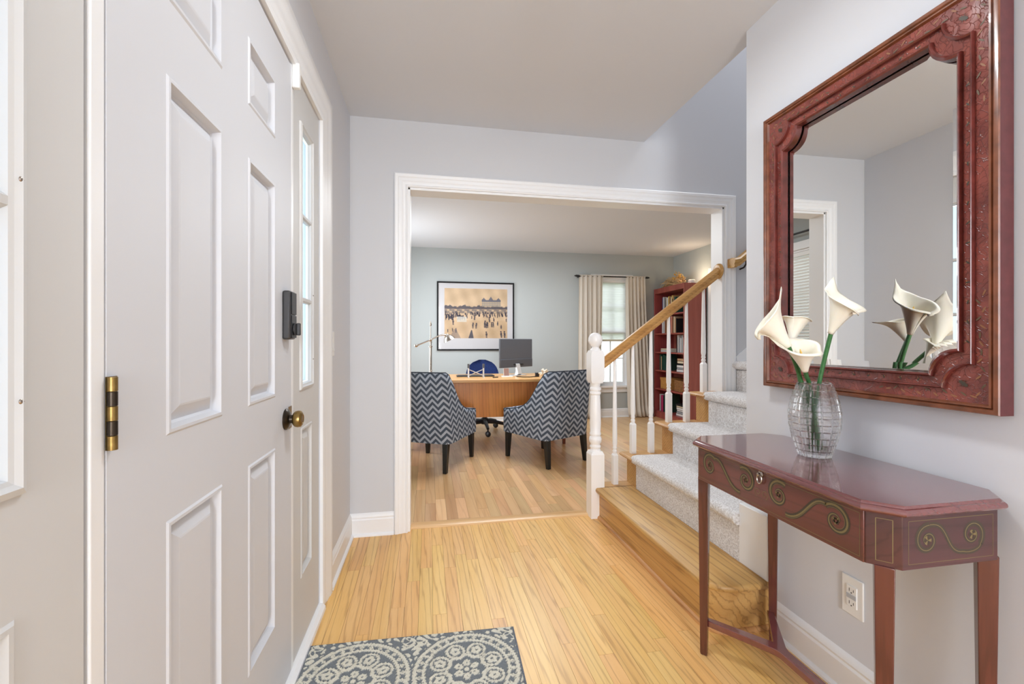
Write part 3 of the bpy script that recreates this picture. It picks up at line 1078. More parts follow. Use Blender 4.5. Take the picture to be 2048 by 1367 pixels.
for c, r, a0, sg in (((1.054, .700), .033, pi * .45, 1), ((1.176, .704), .032, -pi * .25, 1)):
    sp_ = spiral(c, r, .008, a0, 1.4, sg)
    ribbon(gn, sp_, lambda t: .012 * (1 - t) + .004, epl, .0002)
    ribbon(gp, sp_, .0016, epl, .0004)
    for k in range(6):
        a = k * pi / 3
        ribbon(gn if k % 2 else gp, [(c[0] + .010 * cos(a), c[1] + .010 * sin(a)), c], lambda t: .006 * (1 - t) + .001, epl, .0005)
lk_ = bez((1.060, .733), (1.115, .738), (1.10, .666), (1.150, .668)) + bez((1.150, .668), (1.175, .662), (1.20, .672), (1.199, .682), 8)
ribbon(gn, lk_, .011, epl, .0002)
ribbon(gp, lk_, .0016, epl, .0004)
bd = [(1.004, .652), (1.234, .652), (1.234, .744), (1.004, .744), (1.004, .652)]
for a, b_ in zip(bd[:-1], bd[1:]):
    ribbon(gp, [a, b_], .0011, epl, .0003)
c0, c1 = Vector((AX, AY0 + .044)), Vector((AX + .044, AY0))
dn = Vector((-1, -1)).normalized()
cpl = lambda a, z, o: (c0.x + (c1.x - c0.x) * a + dn.x * o, c0.y + (c1.y - c0.y) * a + dn.y * o, z)
bd = [(.28, .652), (.74, .652), (.74, .744), (.28, .744), (.28, .652)]
for a, b_ in zip(bd[:-1], bd[1:]):
    if a[1] == b_[1]:
        q = [cpl(a[0], a[1] - .0006, .0003), cpl(b_[0], a[1] - .0006, .0003), cpl(b_[0], a[1] + .0006, .0003), cpl(a[0], a[1] + .0006, .0003)]
    else:
        q = [cpl(a[0] - .012, a[1], .0003), cpl(a[0] + .012, a[1], .0003), cpl(a[0] + .012, b_[1], .0003), cpl(a[0] - .012, b_[1], .0003)]
    gp.add(q, [(0, 1, 2, 3)])
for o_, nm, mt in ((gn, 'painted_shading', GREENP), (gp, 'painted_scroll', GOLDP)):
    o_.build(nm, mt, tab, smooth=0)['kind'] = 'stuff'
# pull
pl = MB().add([], [])
ring = [(AX - .010, 1.1175 + .009 * sin(t), .732 + .013 * cos(t)) for t in [2 * pi * k / 16 for k in range(17)]]
pl.tube(ring, .0022, 8)
pl.lathe([(.010, 0), (.010, -.003), (.005, -.006), (.005, -.012), (.0, -.013)], (AX - .003, 1.1175, .745), 12, 'x')
pl.build('ring_pull', NICKEL, dr, smooth=40)
# legs under the chamfers, turned 45 degrees
LEGS = []
for x, y in ((.977, .797), (.977, 1.438), (1.262, .797), (1.262, 1.438)):
    m = MB()
    a, b_ = .0192, .0118
    m.loft([[(x + r * sx, y + r * sy, z) for sx, sy in ((-1.0, 0), (0, -1.0), (1.0, 0), (0, 1.0))] for r, z in ((b_ * 1.25, 0), (b_ * 1.414, .008), (a * 1.3, .642))])
    l = m.build('leg', MAHOGZ, tab, bevel=.0018, smooth=30)
# stretcher: Y shaped end arms and a centre bar
sz0, sz1 = .102, .124
ym, xm = 1.26, 1.12
_h = [(.984, 1.428), (.999, 1.446), (1.125, 1.296), (1.1305, 1.290), (1.136, 1.296), (1.243, 1.446), (1.258, 1.428), (1.152, 1.256), (1.1465, 1.238)]
_g = [(x, 2.235 - y) for x, y in _h[::-1]]
pts = [(1.1145, 1.238), (1.109, 1.256)] + _h + _g + [(1.109, .979), (1.1145, .997)]
MB().prism(pts, 'z', sz0, sz1).build('stretcher', MAHOG, tab, bevel=.002)

# ------------------------------------------------------------------ crystal vase and calla lilies
VX, VY, VZ = 1.156, 1.152, TZ
vase = thing('cut_glass_vase', 'barrel shaped cut crystal vase standing on the console table', 'vase', (VX, VY, VZ))


def vprof(t):
    # radius of barrel over height 0..1
    kp = [(0, .043), (.1, .0505), (.25, .0605), (.42, .0680), (.58, .0695), (.75, .0640), (.88, .0555), (.96, .0485), (1.0, .0455)]
    for (a, ra), (b_, rb_) in zip(kp[:-1], kp[1:]):
        if t <= b_:
            u = (t - a) / (b_ - a)
            return ra + (rb_ - ra) * u
    return kp[-1][1]


NC, NR, VH = 15, 11, .222
m = MB()
loops = []
for r in range(NR):
    for sub in (0.0, .10, .50, .90):
        t = (r + sub) / NR
        lp = []
        for c in range(NC):
            for sc_ in (0.0, .10, .5, .90):
                a = 2 * pi * (c + sc_ + (.0 if r % 1 == 0 else .5)) / NC
                groove = (sub == 0.0) or (sc_ == 0.0)
                rr = vprof(t) - (.0032 if groove else (0.0 if not (sub == .5 and sc_ == .5) else -.0012))
                lp.append((VX + rr * cos(a), VY + rr * sin(a), VZ + .0006 + t * VH))
        loops.append(lp)
n_ = len(loops[0])
rim = [[(VX + rr * cos(2 * pi * k / n_), VY + rr * sin(2 * pi * k / n_), VZ + z) for k in range(n_)] for rr, z in ((.0450, VH), (.0430, VH + .002), (.0400, VH))]
inn = []
for k in range(13):
    t = 1 - k / 12 * .93
    rr = max(vprof(t) - .0085, .012)
    inn.append([(VX + rr * cos(2 * pi * j / n_), VY + rr * sin(2 * pi * j / n_), VZ + t * VH - .004) for j in range(n_)])
m.loft(loops + rim + inn)
m.build('vase_body', CRYS, vase, smooth=14)


def calla(name_label, base, axis, tip, L, R, stem, roll_open=1.0, flare=.5, tipup=.5, fold=0.0, group=None, tall=.35):
    axis = Vector(axis).normalized()
    tipv = Vector(tip)
    tipv = (tipv - axis * tipv.dot(axis)).normalized()
    side = axis.cross(tipv)
    o = thing('calla_lily', name_label, 'flower', tuple(Vector(base)), group)
    NU, NV = 40, 16
    m = MB()
    vs = []
    for j in range(NV + 1):
        v = j / NV
        for i in range(NU + 1):
            u = -pi * 1.08 + 2 * pi * 1.08 * i / NU        # u = 0 is the pointed back
            d = abs(u) / (pi * 1.08)
            h = L * v * (1 - tall * d ** 1.3 * v)
            r = .0075 + (R - .0075) * (v ** 1.2) + flare * R * max(0, v - .62) ** 1.5 * 1.9 * (0.65 + .35 * cos(u))
            r *= 1 + (.07 * sin(u * 3 + 1) + .04 * sin(u * 5)) * v
            if v > .8:
                h -= .30 * R * ((v - .8) / .2) ** 2 * min(1, d * 3)
            if d > .93:
                r *= 1 - .12 * (d - .93) / .07 * v + (.10 * v if u > 0 else 0)
            px, py = r * cos(u), r * .86 * sin(u)
            if v > .7:
                g_ = max(0, 1 - (u / .42) ** 2) ** 2 * ((v - .7) / .3) ** 1.5
                px += g_ * R * .55 * (1 - tipup)
                h += g_ * R * .75 * tipup
                py *= 1 - .55 * g_
            vs.append(tuple(Vector(base) + axis * h + tipv * px + side * py))
    fs = []
    for j in range(NV):
        for i in range(NU):
            a = j * (NU + 1) + i
            fs.append((a, a + 1, a + NU + 2, a + NU + 1))
    m.add(vs, fs)
    m.build('spathe', CALLA, o, smooth=180, solid=.0013)
    b0 = Vector(base) + axis * L * .15
    MB().tube([b0 + axis * (L * .52 * k / 6) + tipv * (R * .08 * k / 6) for k in range(7)], [.0042, .0045, .0044, .0042, .0038, .003, .0012], 8).build('spadix', SPADIX, o)
    P = [Vector(p) for p in stem] + [Vector(base) + axis * .006]
    pts = []
    for i in range(len(P) - 1):
        p0, p1, p2, p3 = P[max(i - 1, 0)], P[i], P[i + 1], P[min(i + 2, len(P) - 1)]
        for k in range(6):
            t = k / 6
            pts.append(.5 * ((2 * p1) + (-p0 + p2) * t + (2 * p0 - 5 * p1 + 4 * p2 - p3) * t * t + (-p0 + 3 * p1 - 3 * p2 + p3) * t ** 3))
    pts.append(P[-1])
    MB().tube(pts, .0060, 10).build('stem', STEM, o, smooth=60)
    return o


RT, TC = Vector((.70, -.71, 0)), Vector((-.71, -.70, 0))     # along the table towards its near end / towards the hall
UP = Vector((0, 0, 1))
calla('cream calla lily on the right, standing apart from the other blooms', (1.161, 1.102, 1.151), UP * .09 + RT * .034 + TC * .008, -RT * .55 - TC * .5, .130, .051,
      [(1.150, 1.160, .80), (1.154, 1.152, .90), (1.161, 1.140, 1.003), (1.163, 1.124, 1.075)], flare=.5, tipup=.8, tall=.34)
calla('cream calla lily in front, lowest bloom with a wide slanting rim', (1.090, 1.118, 1.040), UP * .085 - RT * .010 + TC * .046, -RT * .8 + UP * .3, .112, .050,
      [(1.156, 1.138, .80), (1.150, 1.144, .90), (1.136, 1.150, .998), (1.112, 1.135, 1.022)], flare=.30, tipup=.25, tall=.36)
calla('cream calla lily facing left with its yellow spadix showing', (1.040, 1.122, 1.113), -RT * .058 + TC * .022 + UP * .086, UP * .7 + RT * .55, .140, .054,
      [(1.176, 1.146, .80), (1.158, 1.155, .90), (1.124, 1.165, 1.000), (1.090, 1.150, 1.055)], flare=.35, tipup=.45, tall=.45)
calla('cream calla lily at the back, half hidden behind the left bloom', (1.088, 1.166, 1.128), UP * .9 + RT * .16 - TC * .28, RT * .3 - TC * .8, .090, .043,
      [(1.166, 1.170, .80), (1.152, 1.176, .90), (1.133, 1.180, 1.000), (1.112, 1.172, 1.075)], flare=.35, tipup=.1, tall=.16)

# ------------------------------------------------------------------ outlet
ot = thing('wall_outlet', 'white wall outlet with grey buttons under the console table', 'outlet', (XR, 1.169, .322))
MB().box(XR - .006, 1.133, .262, XR, 1.205, .384).build('outlet_plate', WHITEP, ot, bevel=.003)
fc = MB().box(XR - .009, 1.152, .290, XR - .005, 1.186, .356).build('outlet_face', WHITEP, ot, bevel=.001)
MB().box(XR - .0105, 1.153, .316, XR - .008, 1.185, .330).build('test_button', GREYP, fc, bevel=.0008)
for z in (.343, .303):
    for y, h in ((1.162, .004), (1.176, .005)):
        MB().box(XR - .0093, y - .0009, z - h, XR - .0088, y + .0009, z + h).build('slot', BLACKP, fc)
    MB().lathe([(.0022, -.0093), (.0022, -.0088)], (XR, 1.169, z - .008), 8, 'x').build('ground_hole', BLACKP, fc)

# ------------------------------------------------------------------ door mat with woven medallions


def mat_pattern(x, y):
    """1 = cream pile, 0 = grey pile; local metres from the mat's far left corner"""
    w_, h_ = .754, .50
    R0 = .182
    j = .0022 * (sin(x * 900) * sin(y * 830) + sin(x * 413 + y * 377))
    for cx in (.19, .564):
        for cy in (.205, .575):
            dx, dy = x - cx, y - cy
            r = sqrt(dx * dx + dy * dy)
            a = atan2(dy, dx)
            if r < R0 + .008:
                rr = r + j
                if abs(rr - .176) < .0072:
                    return 1
                if abs(rr - .146) < .0058:
                    return 1
                if .151 < rr < .171:
                    q = (a * 30 / (2 * pi)) % 1 - .5
                    g_ = abs(q) * .034 + abs(rr - .160)
                    return 1 if g_ < .0100 and g_ > .0022 else 0
                k = (a / (2 * pi) * 8) % 1 - .5
                ka = k * 2 * pi / 8
                lx, ly = r * cos(ka), r * sin(ka)       # folded into one petal sector
                d1 = sqrt((lx - .098) ** 2 + (ly * 1.15) ** 2) + j
                tipd = abs(d1 - (.034 - .25 * max(0, lx - .118)))
                if rr < .145:
                    if tipd < .0058:
                        return 1
                    if d1 < .0245 - .006 * abs(sin(atan2(ly, lx - .098) * 2.5)):
                        return 0 if d1 < .0048 else 1
                    if d1 < .034:
                        return 0
                    if abs(rr - (.058 + .012 * abs(cos(4 * a)))) < .0056:
                        return 1
                    k2 = (a / (2 * pi) * 6) % 1 - .5
                    lx, ly = r * cos(k2 * 2 * pi / 6), r * sin(k2 * 2 * pi / 6)
                    d2 = sqrt((lx - .031) ** 2 + (ly * 1.2) ** 2) + j
                    if d2 < .0155 and d2 > .0022:
                        return 1
                    if r < .009:
                        return 1
                return 0
    # between medallions: little flourishes
    for cx, cy in ((.377, .035), (.377, .39), (.014, .03), (.74, .03), (.01, .39), (.745, .39)):
        dx, dy = x - cx, y - cy
        r = sqrt(dx * dx + dy * dy)
        a = atan2(dy, dx)
        if abs(r - (.024 + .012 * cos(5 * a))) < .0048 or r < .007:
            return 1
        if abs(r - .045) < .004 and (a * 3 / pi) % 1 < .6:
            return 1
    if sin(88 * x + 2.6 * sin(71 * y + 1)) * sin(92 * y + 2.6 * sin(67 * x)) > .16:
        return 1
    return 0


MX0, MYT, MW, ML = -.431, 1.732, .754, .50
rot = atan2(1.706 - 1.734, .754)
NXg, NYg = 330, 190
vs, cs = [], []
for jy in range(NYg + 1):
    for ix in range(NXg + 1):
        x, y = MW * ix / NXg, .42 * jy / NYg
        edge_ = min(x, MW - x, y) < .006
        p = 0 if edge_ else mat_pattern(x, y)
        jit = random.uniform(-.0006, .0006)
        vs.append((x, -y, .0075 + .003 * p + jit - (.003 if edge_ else 0)))
        t = random.uniform(.86, 1.08)
        base = srgb(226, 222, 206) if p else srgb(128, 134, 138)
        cs.append((base[0] * t, base[1] * t, base[2] * t, 1))
fs_ = []
for jy in range(NYg):
    for ix in range(NXg):
        a = jy * (NXg + 1) + ix
        fs_.append((a, a + NXg + 1, a + NXg + 2, a + 1))
me = bpy.data.meshes.new('pile')
me.from_pydata(vs, [], fs_)
ca = me.color_attributes.new('pattern', 'FLOAT_COLOR', 'POINT')
ca.data.foreach_set('color', [c for q in cs for c in q])
me.materials.append(attr_mat('woven_mat_pile', .95, bmp=.6))
rug = thing('door_mat', 'grey and cream door mat woven with round medallions', 'mat', (MX0, MYT, 0.001))
po = bpy.data.objects.new('pile', me)
COL.objects.link(po)
po.parent = rug
bk = MB().box(MX0 - .002, MYT + .002, .001, MX0 + MW + .002, MYT - .425, .0055)
bo = bk.build('backing', M('mat_edge', srgb(96, 100, 112), .9), rug)
rug.rotation_euler = (0, 0, rot)

# ------------------------------------------------------------------ study chairs


def make_chair():
    root = thing('side_chair', 'chair', 'chair', (0, 0, 0), 'chevron chairs facing the desk')
    # outline of the U shaped shell, from front left round the back to front right
    hw, yb, yf, rc = .285, -.315, .285, .07
    path = []
    for k in range(13):
        path.append((-hw, yf + (yb + rc - yf) * k / 12))
    for k in range(1, 6):
        a = pi + (pi / 2) * k / 6
        path.append((-hw + rc + rc * cos(a), yb + rc + rc * sin(a)))
    for k in range(13):
        path.append((-hw + rc + (2 * hw - 2 * rc) * k / 12, yb))
    for k in range(1, 6):
        a = 1.5 * pi + (pi / 2) * k / 6
        path.append((hw - rc + rc * cos(a), yb + rc + rc * sin(a)))
    for k in range(13):
        path.append((hw, yb + rc + (yf - yb - rc) * k / 12))

    def hgt(x, y):
        kp = [(-.33, .872), (-.24, .868), (-.205, .85), (-.17, .80), (-.12, .70), (-.06, .60), (0, .545), (.08, .51), (.18, .49), (.30, .478)]
        for (a, ha), (b_, hb) in zip(kp[:-1], kp[1:]):
            if y <= b_:
                t = (y - a) / (b_ - a)
                h = ha + (hb - ha) * t
                return h
        return .478
    n = len(path)
    uu = [0]
    for a, b_ in zip(path[:-1], path[1:]):
        uu.append(uu[-1] + sqrt((a[0] - b_[0]) ** 2 + (a[1] - b_[1]) ** 2))
    nv = []
    for i in range(n):
        a, b_ = path[max(i - 1, 0)], path[min(i + 1, n - 1)]
        d = Vector((b_[0] - a[0], b_[1] - a[1])).normalized()
        nv.append(Vector((-d.y, d.x)))          # inward (path runs clockwise seen from above -> left side)
    th = .055
    cols, uvs = [], []
    for i, (x, y) in enumerate(path):
        h = hgt(x, y)
        col, uc = [], []
        N = nv[i]
        if N.x * (-x) + N.y * (-(y - .1)) < 0:
            N = -N
        rk = lambda z, yy: -.085 * ((z - .25) / .62) * max(0, min(1, (.12 - yy) / .42))
        zs = [.25 + (h - .02 - .25) * k / 8 for k in range(9)]
        for z in zs:
            tw = 1 - .10 * max(0, (z - .25) / .62) * max(0, min(1, (.1 - y) / .4))
            col.append((x * tw, y + rk(z, y), z))
            uc.append((uu[i] - uu[-1] / 2, z))
        for off, dz in ((.012, -.006), (.0275, 0), (.043, -.006)):
            z = h + dz
            tw = 1 - .10 * max(0, (z - .25) / .62) * max(0, min(1, (.1 - y) / .4))
            col.append(((x + N.x * off) * tw, y + N.y * off + rk(z, y), z))
            uc.append((uu[i] - uu[-1] / 2, z + off))
        for k in range(7):
            z = h - .02 + (.40 - h + .02) * k / 6
            tw = 1 - .10 * max(0, (z - .25) / .62) * max(0, min(1, (.1 - y) / .4))
            col.append(((x + N.x * th) * tw, y + N.y * th + rk(z, y), z))
            uc.append((uu[i] - uu[-1] / 2, 2 * h - z + .05))
        cols.append(col)
        uvs += uc
    m = MB().loft(cols, closed=False, cap0=False, cap1=False)
    # front end caps and bottom
    q = len(cols[0])
    m.f.append(tuple(range(q)))
    m.f.append(tuple(range((n - 1) * q, n * q))[::-1])
    m.uv = uvs
    m.build('back_shell', CHEV, root, smooth=60)
    # seat block
    s_ = MB()
    su = []
    hx, y0, y1, z0, z1 = .270, -.25, .312, .252, .476
    NXs, NYs = 14, 14

    def crown(a, b_):
        return .022 * (1 - (2 * a - 1) ** 4) * (1 - (2 * b_ - 1) ** 4)
    top = []
    for j in range(NYs + 1):
        for i in range(NXs + 1):
            a, b_ = i / NXs, j / NYs
            x, y = -hx + 2 * hx * a, y0 + (y1 - y0) * b_
            top.append((x, y, z1 + crown(a, b_)))
            su.append((x, y + .3))
    s_.add(top, [(j * (NXs + 1) + i, j * (NXs + 1) + i + 1, (j + 1) * (NXs + 1) + i + 1, (j + 1) * (NXs + 1) + i) for j in range(NYs) for i in range(NXs)])

    def quad(pts, uvq):
        s_.add(pts, [(0, 1, 2, 3)])
        su.extend(uvq)
    quad([(-hx, y1, z0), (hx, y1, z0), (hx, y1, z1), (-hx, y1, z1)], [(-hx, z0), (hx, z0), (hx, z1), (-hx, z1)])
    for sx in (-1, 1):
        quad([(sx * hx, y0, z0), (sx * hx, y1, z0), (sx * hx, y1, z1), (sx * hx, y0, z1)], [(y0, z0), (y1, z0), (y1, z1), (y0, z1)])
    quad([(-hx, y0, z0), (hx, y0, z0), (hx, y1, z0), (-hx, y1, z0)], [(0, 0), (0, 0), (0, 0), (0, 0)])
    s_.uv = su
    s_.build('seat', CHEV, root, smooth=30)
    pp = []
    for i, (x, y) in enumerate(path):
        c = cols[i][9]
        pp.append((c[0], c[1], c[2] + .002))
    MB().tube(pp, .0045, 6).build('piping', M('dark_piping', srgb(52, 58, 68), .8) if 'dark_piping' not in MATS else MATS['dark_piping'], root, smooth=60)
    for sx in (-1, 1):
        for sy in (-1, 1):
            x, y = sx * .235, (-.275 if sy < 0 else .275)
            x2, y2 = x * 1.02, y * (1.10 if sy < 0 else 1.03)
            r1, r2 = .026, .0165
            f = lambda cx, cy, r, z: [(cx - r, cy - r, z), (cx + r, cy - r, z), (cx + r, cy + r, z), (cx - r, cy + r, z)]
            MB().loft([f(x2, y2, r2, 0), f(x, y, r1, .27)]).build('leg', BLACKW, root, bevel=.002)
    return root


def copy_tree(o, parent=None):
    c = o.copy()
    COL.objects.link(c)
    if parent is not None:
        c.parent = parent
    for ch in o.children:
        copy_tree(ch, c)
    return c


ch1 = make_chair()
ch2 = copy_tree(ch1)
ch1.location = (.062, 4.192, 0)
ch1.rotation_euler = (0, 0, radians(-28))
ch1['label'] = 'left blue grey chevron chair in front of the desk, next to the casing'
ch2.location = (1.105, 4.155, 0)
ch2.rotation_euler = (0, 0, radians(28))
ch2['label'] = 'right blue grey chevron chair in front of the desk, behind the newel'

# ------------------------------------------------------------------ desk
DKZ = .748
desk = thing('desk', 'wide wooden desk with an orange front panel behind the chevron chairs', 'desk', (.63, 4.8, 0))
MB().box(-.29, 4.40, DKZ - .030, 1.56, 5.22, DKZ).build('desk_top', DESKT, desk, bevel=.005)
MB().box(-.21, 4.665, .325, 1.47, 4.69, DKZ - .03).build('front_panel', DESKP, desk, bevel=.002)
for x in (-.26, 1.20):
    pd = MB().box(x, 4.69, .16, x + .29, 5.16, DKZ - .03).build('pedestal', DESKP, desk, bevel=.002)
for x, y in ((-.217, 4.735), (1.464, 4.695), (-.217, 5.14), (1.464, 5.14)):
    f = lambda r, z: [(x - r, y - r, z), (x + r, y - r, z), (x + r, y + r, z), (x - r, y + r, z)]
    MB().loft([f(.014, 0), f(.022, .34)]).build('leg', M('desk_leg_wood', srgb(120, 62, 40), .4) if 'desk_leg_wood' not in MATS else MATS['desk_leg_wood'], desk)

# office chair
oc = thing('office_chair', 'blue office chair with black casters behind the desk', 'chair', (.68, 5.50, 0))
OX, OY = .68, 5.50
m = MB()
for k in range(5):
    a = 2 * pi * k / 5 + .95
    e = (OX + .30 * cos(a), OY + .30 * sin(a))
    m.tube([(OX, OY, .135), (OX + .15 * cos(a), OY + .15 * sin(a), .125), (e[0], e[1], .095)], [.030, .024, .017], 8)
m.lathe([(.045, .10), (.045, .17), (.028, .18), (.028, .42)], (OX, OY, 0), 16)
m.build('star_base', BLACKP, oc)
for k in range(5):
    a = 2 * pi * k / 5 + .95
    x, y = OX + .30 * cos(a), OY + .30 * sin(a)
    m = MB()
    for s_ in (-1, 1):
        m.lathe([(.0, s_ * .006), (.030, s_ * .006), (.032, s_ * .010), (.032, s_ * .020), (.026, s_ * .024), (.0, s_ * .024)], (x, y, .032), 16, 'y')
    m.tube([(x, y, .034), (x, y, .098)], .009, 8)
    m.build('caster', BLACKP, oc)
MB().loft([[(OX + sx * .24 * s_, OY + sy * .23 * s_, z) for sx, sy in ((-1, -.8), (-.8, -1), (.8, -1), (1, -.8), (1, .8), (.8, 1), (-.8, 1), (-1, .8))] for s_, z in ((.8, .42), (1, .44), (1, .48), (.85, .505))]).build('seat_cushion', BLUEF, oc, smooth=50)
bp = []
for j in range(13):
    t = j / 12
    z = .50 + t * .395
    wd = .215 * sqrt(max(.02, 1 - max(0, (t - .45) / .56) ** 2.2)) * (1 if t > .2 else .8 + t)
    bp.append([(OX + wd * sx, OY + .22 + .02 * t - .03 * (1 - sx * sx) * 0 + .035 * (1 - abs(sx)), z) for sx in [-1 + k / 6 for k in range(13)]])
b2 = [[(p[0], p[1] + .03, p[2]) for p in r] for r in bp]
m = MB().loft(bp, closed=False, cap0=False, cap1=False)
m.loft(b2, closed=False, cap0=False, cap1=False)
ed = [r[0] for r in bp] + bp[-1] + [r[-1] for r in bp[::-1]] + bp[0][::-1]
ed2 = [(p[0], p[1] + .03, p[2]) for p in ed]
m.loft([ed, ed2], cap0=False, cap1=False)
m.build('backrest', BLUEF, oc, weld=True, smooth=50)
MB().tube([(OX, OY + .10, .44), (OX, OY + .26, .46), (OX, OY + .30, .60), (OX, OY + .30, .72)], .018, 8).build('back_bar', BLACKP, oc)

# monitor
mo = thing('monitor', 'grey computer monitor seen from behind on the desk', 'monitor', (.965, 4.90, DKZ))
a = radians(36)
R_ = Matrix.Translation((.965, 4.90, 0)) @ Matrix.Rotation(a, 4, 'Z')
MB().box(-.268, -.010, .842, .268, .012, 1.163).xf(R_).build('housing', MONB, mo, bevel=.006)
MB().box(-.262, -.018, .842, .262, -.008, .935).xf(R_).build('rear_bulge', M('monitor_lower_grey', srgb(78, 82, 90), .5), mo, bevel=.004)
MB().box(-.262, .0115, .848, .262, .0135, 1.157).xf(R_).build('screen', BLACKP, mo)
MB().prism([(-.034, DKZ + .004), (-.062, DKZ + .02), (-.030, .880), (-.016, .884), (-.020, .80), (.0, DKZ + .008)], 'x', -.030, .030).xf(R_).build('stand_neck', SILVER, mo, bevel=.002)
MB().prism([(-.10, -.07), (.10, -.07), (.12, 0), (.10, .07), (-.10, .07), (-.12, 0)], 'z', DKZ, DKZ + .008).xf(R_).build('stand_base', SILVER, mo, bevel=.002)
MB().box(-.06, -.024, .868, .10, -.016, .880).xf(R_).build('port_strip', BLACKP, mo)

# desk lamp
la = thing('desk_lamp', 'brushed nickel pharmacy lamp with a bell shade on the desk', 'lamp', (.010, 4.90, DKZ))
lx, ly = .010, 4.90
MB().lathe([(.0, 0), (.085, 0), (.085, .008), (.06, .02), (.02, .028), (.016, .06), (.0, .06)], (lx, ly, DKZ), 24).build('lamp_base', NICKEL, la)
MB().lathe([(.014, .05), (.014, .062), (.019, .068), (.014, .076), (.0145, .32), (.020, .325), (.020, .335), (.012, .34), (.012, .37), (.016, .372), (.016, .385),
            (.007, .39), (.006, .555), (.011, .56), (.013, .572), (.010, .585), (.005, .60), (.002, .612)], (lx, ly, DKZ), 14).build('pole', NICKEL, la)
MB().tube([(-.142, 4.86, 1.088), (-.11, 4.865, 1.100), (lx, 4.885, 1.150), (.10, 4.90, 1.196), (.150, 4.905, 1.206), (.190, 4.91, 1.204)], [.014, .0075, .0075, .0075, .009, .009], 10).build('arm', NICKEL, la)
MB().sphere((-.144, 4.86, 1.087), .017, 12, 8, (1.2, 1, 1)).build('counterweight', NICKEL, la)
MB().sphere((lx, 4.888, 1.150), .017, 12, 8).build('pivot', NICKEL, la)
s0, sd_ = Vector((.185, 4.91, 1.215)), Vector((.42, 0, -.90)).normalized()
sx_ = Vector((0, 1, 0))
sy_ = sd_.cross(sx_)
lo = []
for r, h in ((.014, 0), (.018, .012), (.030, .020), (.048, .034), (.060, .055), (.068, .078), (.066, .078), (.057, .055), (.045, .036), (.026, .024)):
    lo.append([tuple(s0 + sd_ * h + (sx_ * cos(2 * pi * k / 20) + sy_ * sin(2 * pi * k / 20)) * r) for k in range(20)])
MB().loft(lo).build('lamp_shade', NICKEL, la, smooth=50)

# small things on the desk
xs = thing('book_stand', 'chrome X shaped stand with dark posts on the desk', 'stand', (.487, 4.70, DKZ))
for x in (.407, .568):
    MB().tube([(x, 4.70, DKZ + .0), (x, 4.70, DKZ + .11)], .009, 10).build('post', SILVER, xs)
    MB().tube([(x, 4.70, DKZ + .10), (x, 4.70, DKZ + .145)], .012, 10).build('post_cap', MONB, xs)
    MB().tube([(x, 4.64, DKZ + .006), (x, 4.76, DKZ + .006)], .007, 8).build('foot', SILVER, xs)
for s_ in (-1, 1):
    MB().tube([(.4875 - s_ * .076, 4.70 + s_ * .004, DKZ + .02), (.4875 + s_ * .076, 4.70 + s_ * .004, DKZ + .085)], .0045, 8).build('cross_wire', SILVER, xs)
kb_ = thing('keyboard', 'slim black keyboard lying on the desk behind the chrome stand', 'keyboard', (.47, 4.84, DKZ))
MB().box(.29, 4.78, DKZ, .70, 4.91, DKZ + .014).build('keyboard_case', BLACKP, kb_, bevel=.003)
for r in range(4):
    MB().box(.305, 4.792 + r * .028, DKZ + .014, .685, 4.814 + r * .028, DKZ + .018).build('key_row', CHARC, kb_)
pn = MB().tube([(.655, 4.60, DKZ + .006), (.715, 4.63, DKZ + .006)], .005, 8).build('pen', BLACKP)
tag(pn, 'short black pen beside the chrome stand', 'pen')
ps = thing('phone_stand', 'small white stand holding a phone in front of the monitor', 'stand', (.82, 4.66, DKZ))
MB().box(.76, 4.63, DKZ, .88, 4.70, DKZ + .014).build('stand_base', WHITEP, ps, bevel=.003)
MB().prism([(4.68, DKZ + .014), (4.695, DKZ + .014), (4.715, DKZ + .09), (4.705, DKZ + .09)], 'x', .785, .845).build('rest', WHITEP, ps)
MB().prism([(4.668, DKZ + .016), (4.676, DKZ + .016), (4.701, DKZ + .092), (4.693, DKZ + .094)], 'x', .788, .842).build('phone', M('phone_face', srgb(150, 116, 104), .4), ps)
cb_ = MB().tube([(.93, 4.70, DKZ + .005), (.98, 4.62, DKZ + .005), (1.05, 4.60, DKZ + .005), (1.16, 4.66, DKZ + .006)], .0045, 8).build('cable', BLACKP)
tag(cb_, 'black cable curling across the desk under the monitor', 'cable')
bxk = MB().box(1.135, 4.66, DKZ, 1.175, 4.70, DKZ + .045).build('small_box', BLACKP, None, bevel=.003)
tag(bxk, 'small black box beside the coral ornament', 'box')
rc_ = random.Random(5)
co = MB()
for k in range(17):
    th_, ph = rc_.uniform(0, 2 * pi), rc_.uniform(-.3, 1.3)
    d = Vector((cos(th_) * cos(ph), sin(th_) * cos(ph), sin(ph)))
    c0_ = Vector((1.205, 4.60, DKZ + .036))
    L = rc_.uniform(.04, .065)
    e = c0_ + d * L
    e.z = max(e.z, DKZ + .012)
    co.tube([c0_, c0_ * .5 + e * .5 + Vector((0, 0, .004)), e], [.014, .011, .006], 7)
co.sphere((1.205, 4.60, DKZ + .036), .026, 10, 6)
tag(co.build('coral_ornament', BONE, None, smooth=60), 'bleached spiky coral ornament at the right of the desk', 'ornament')

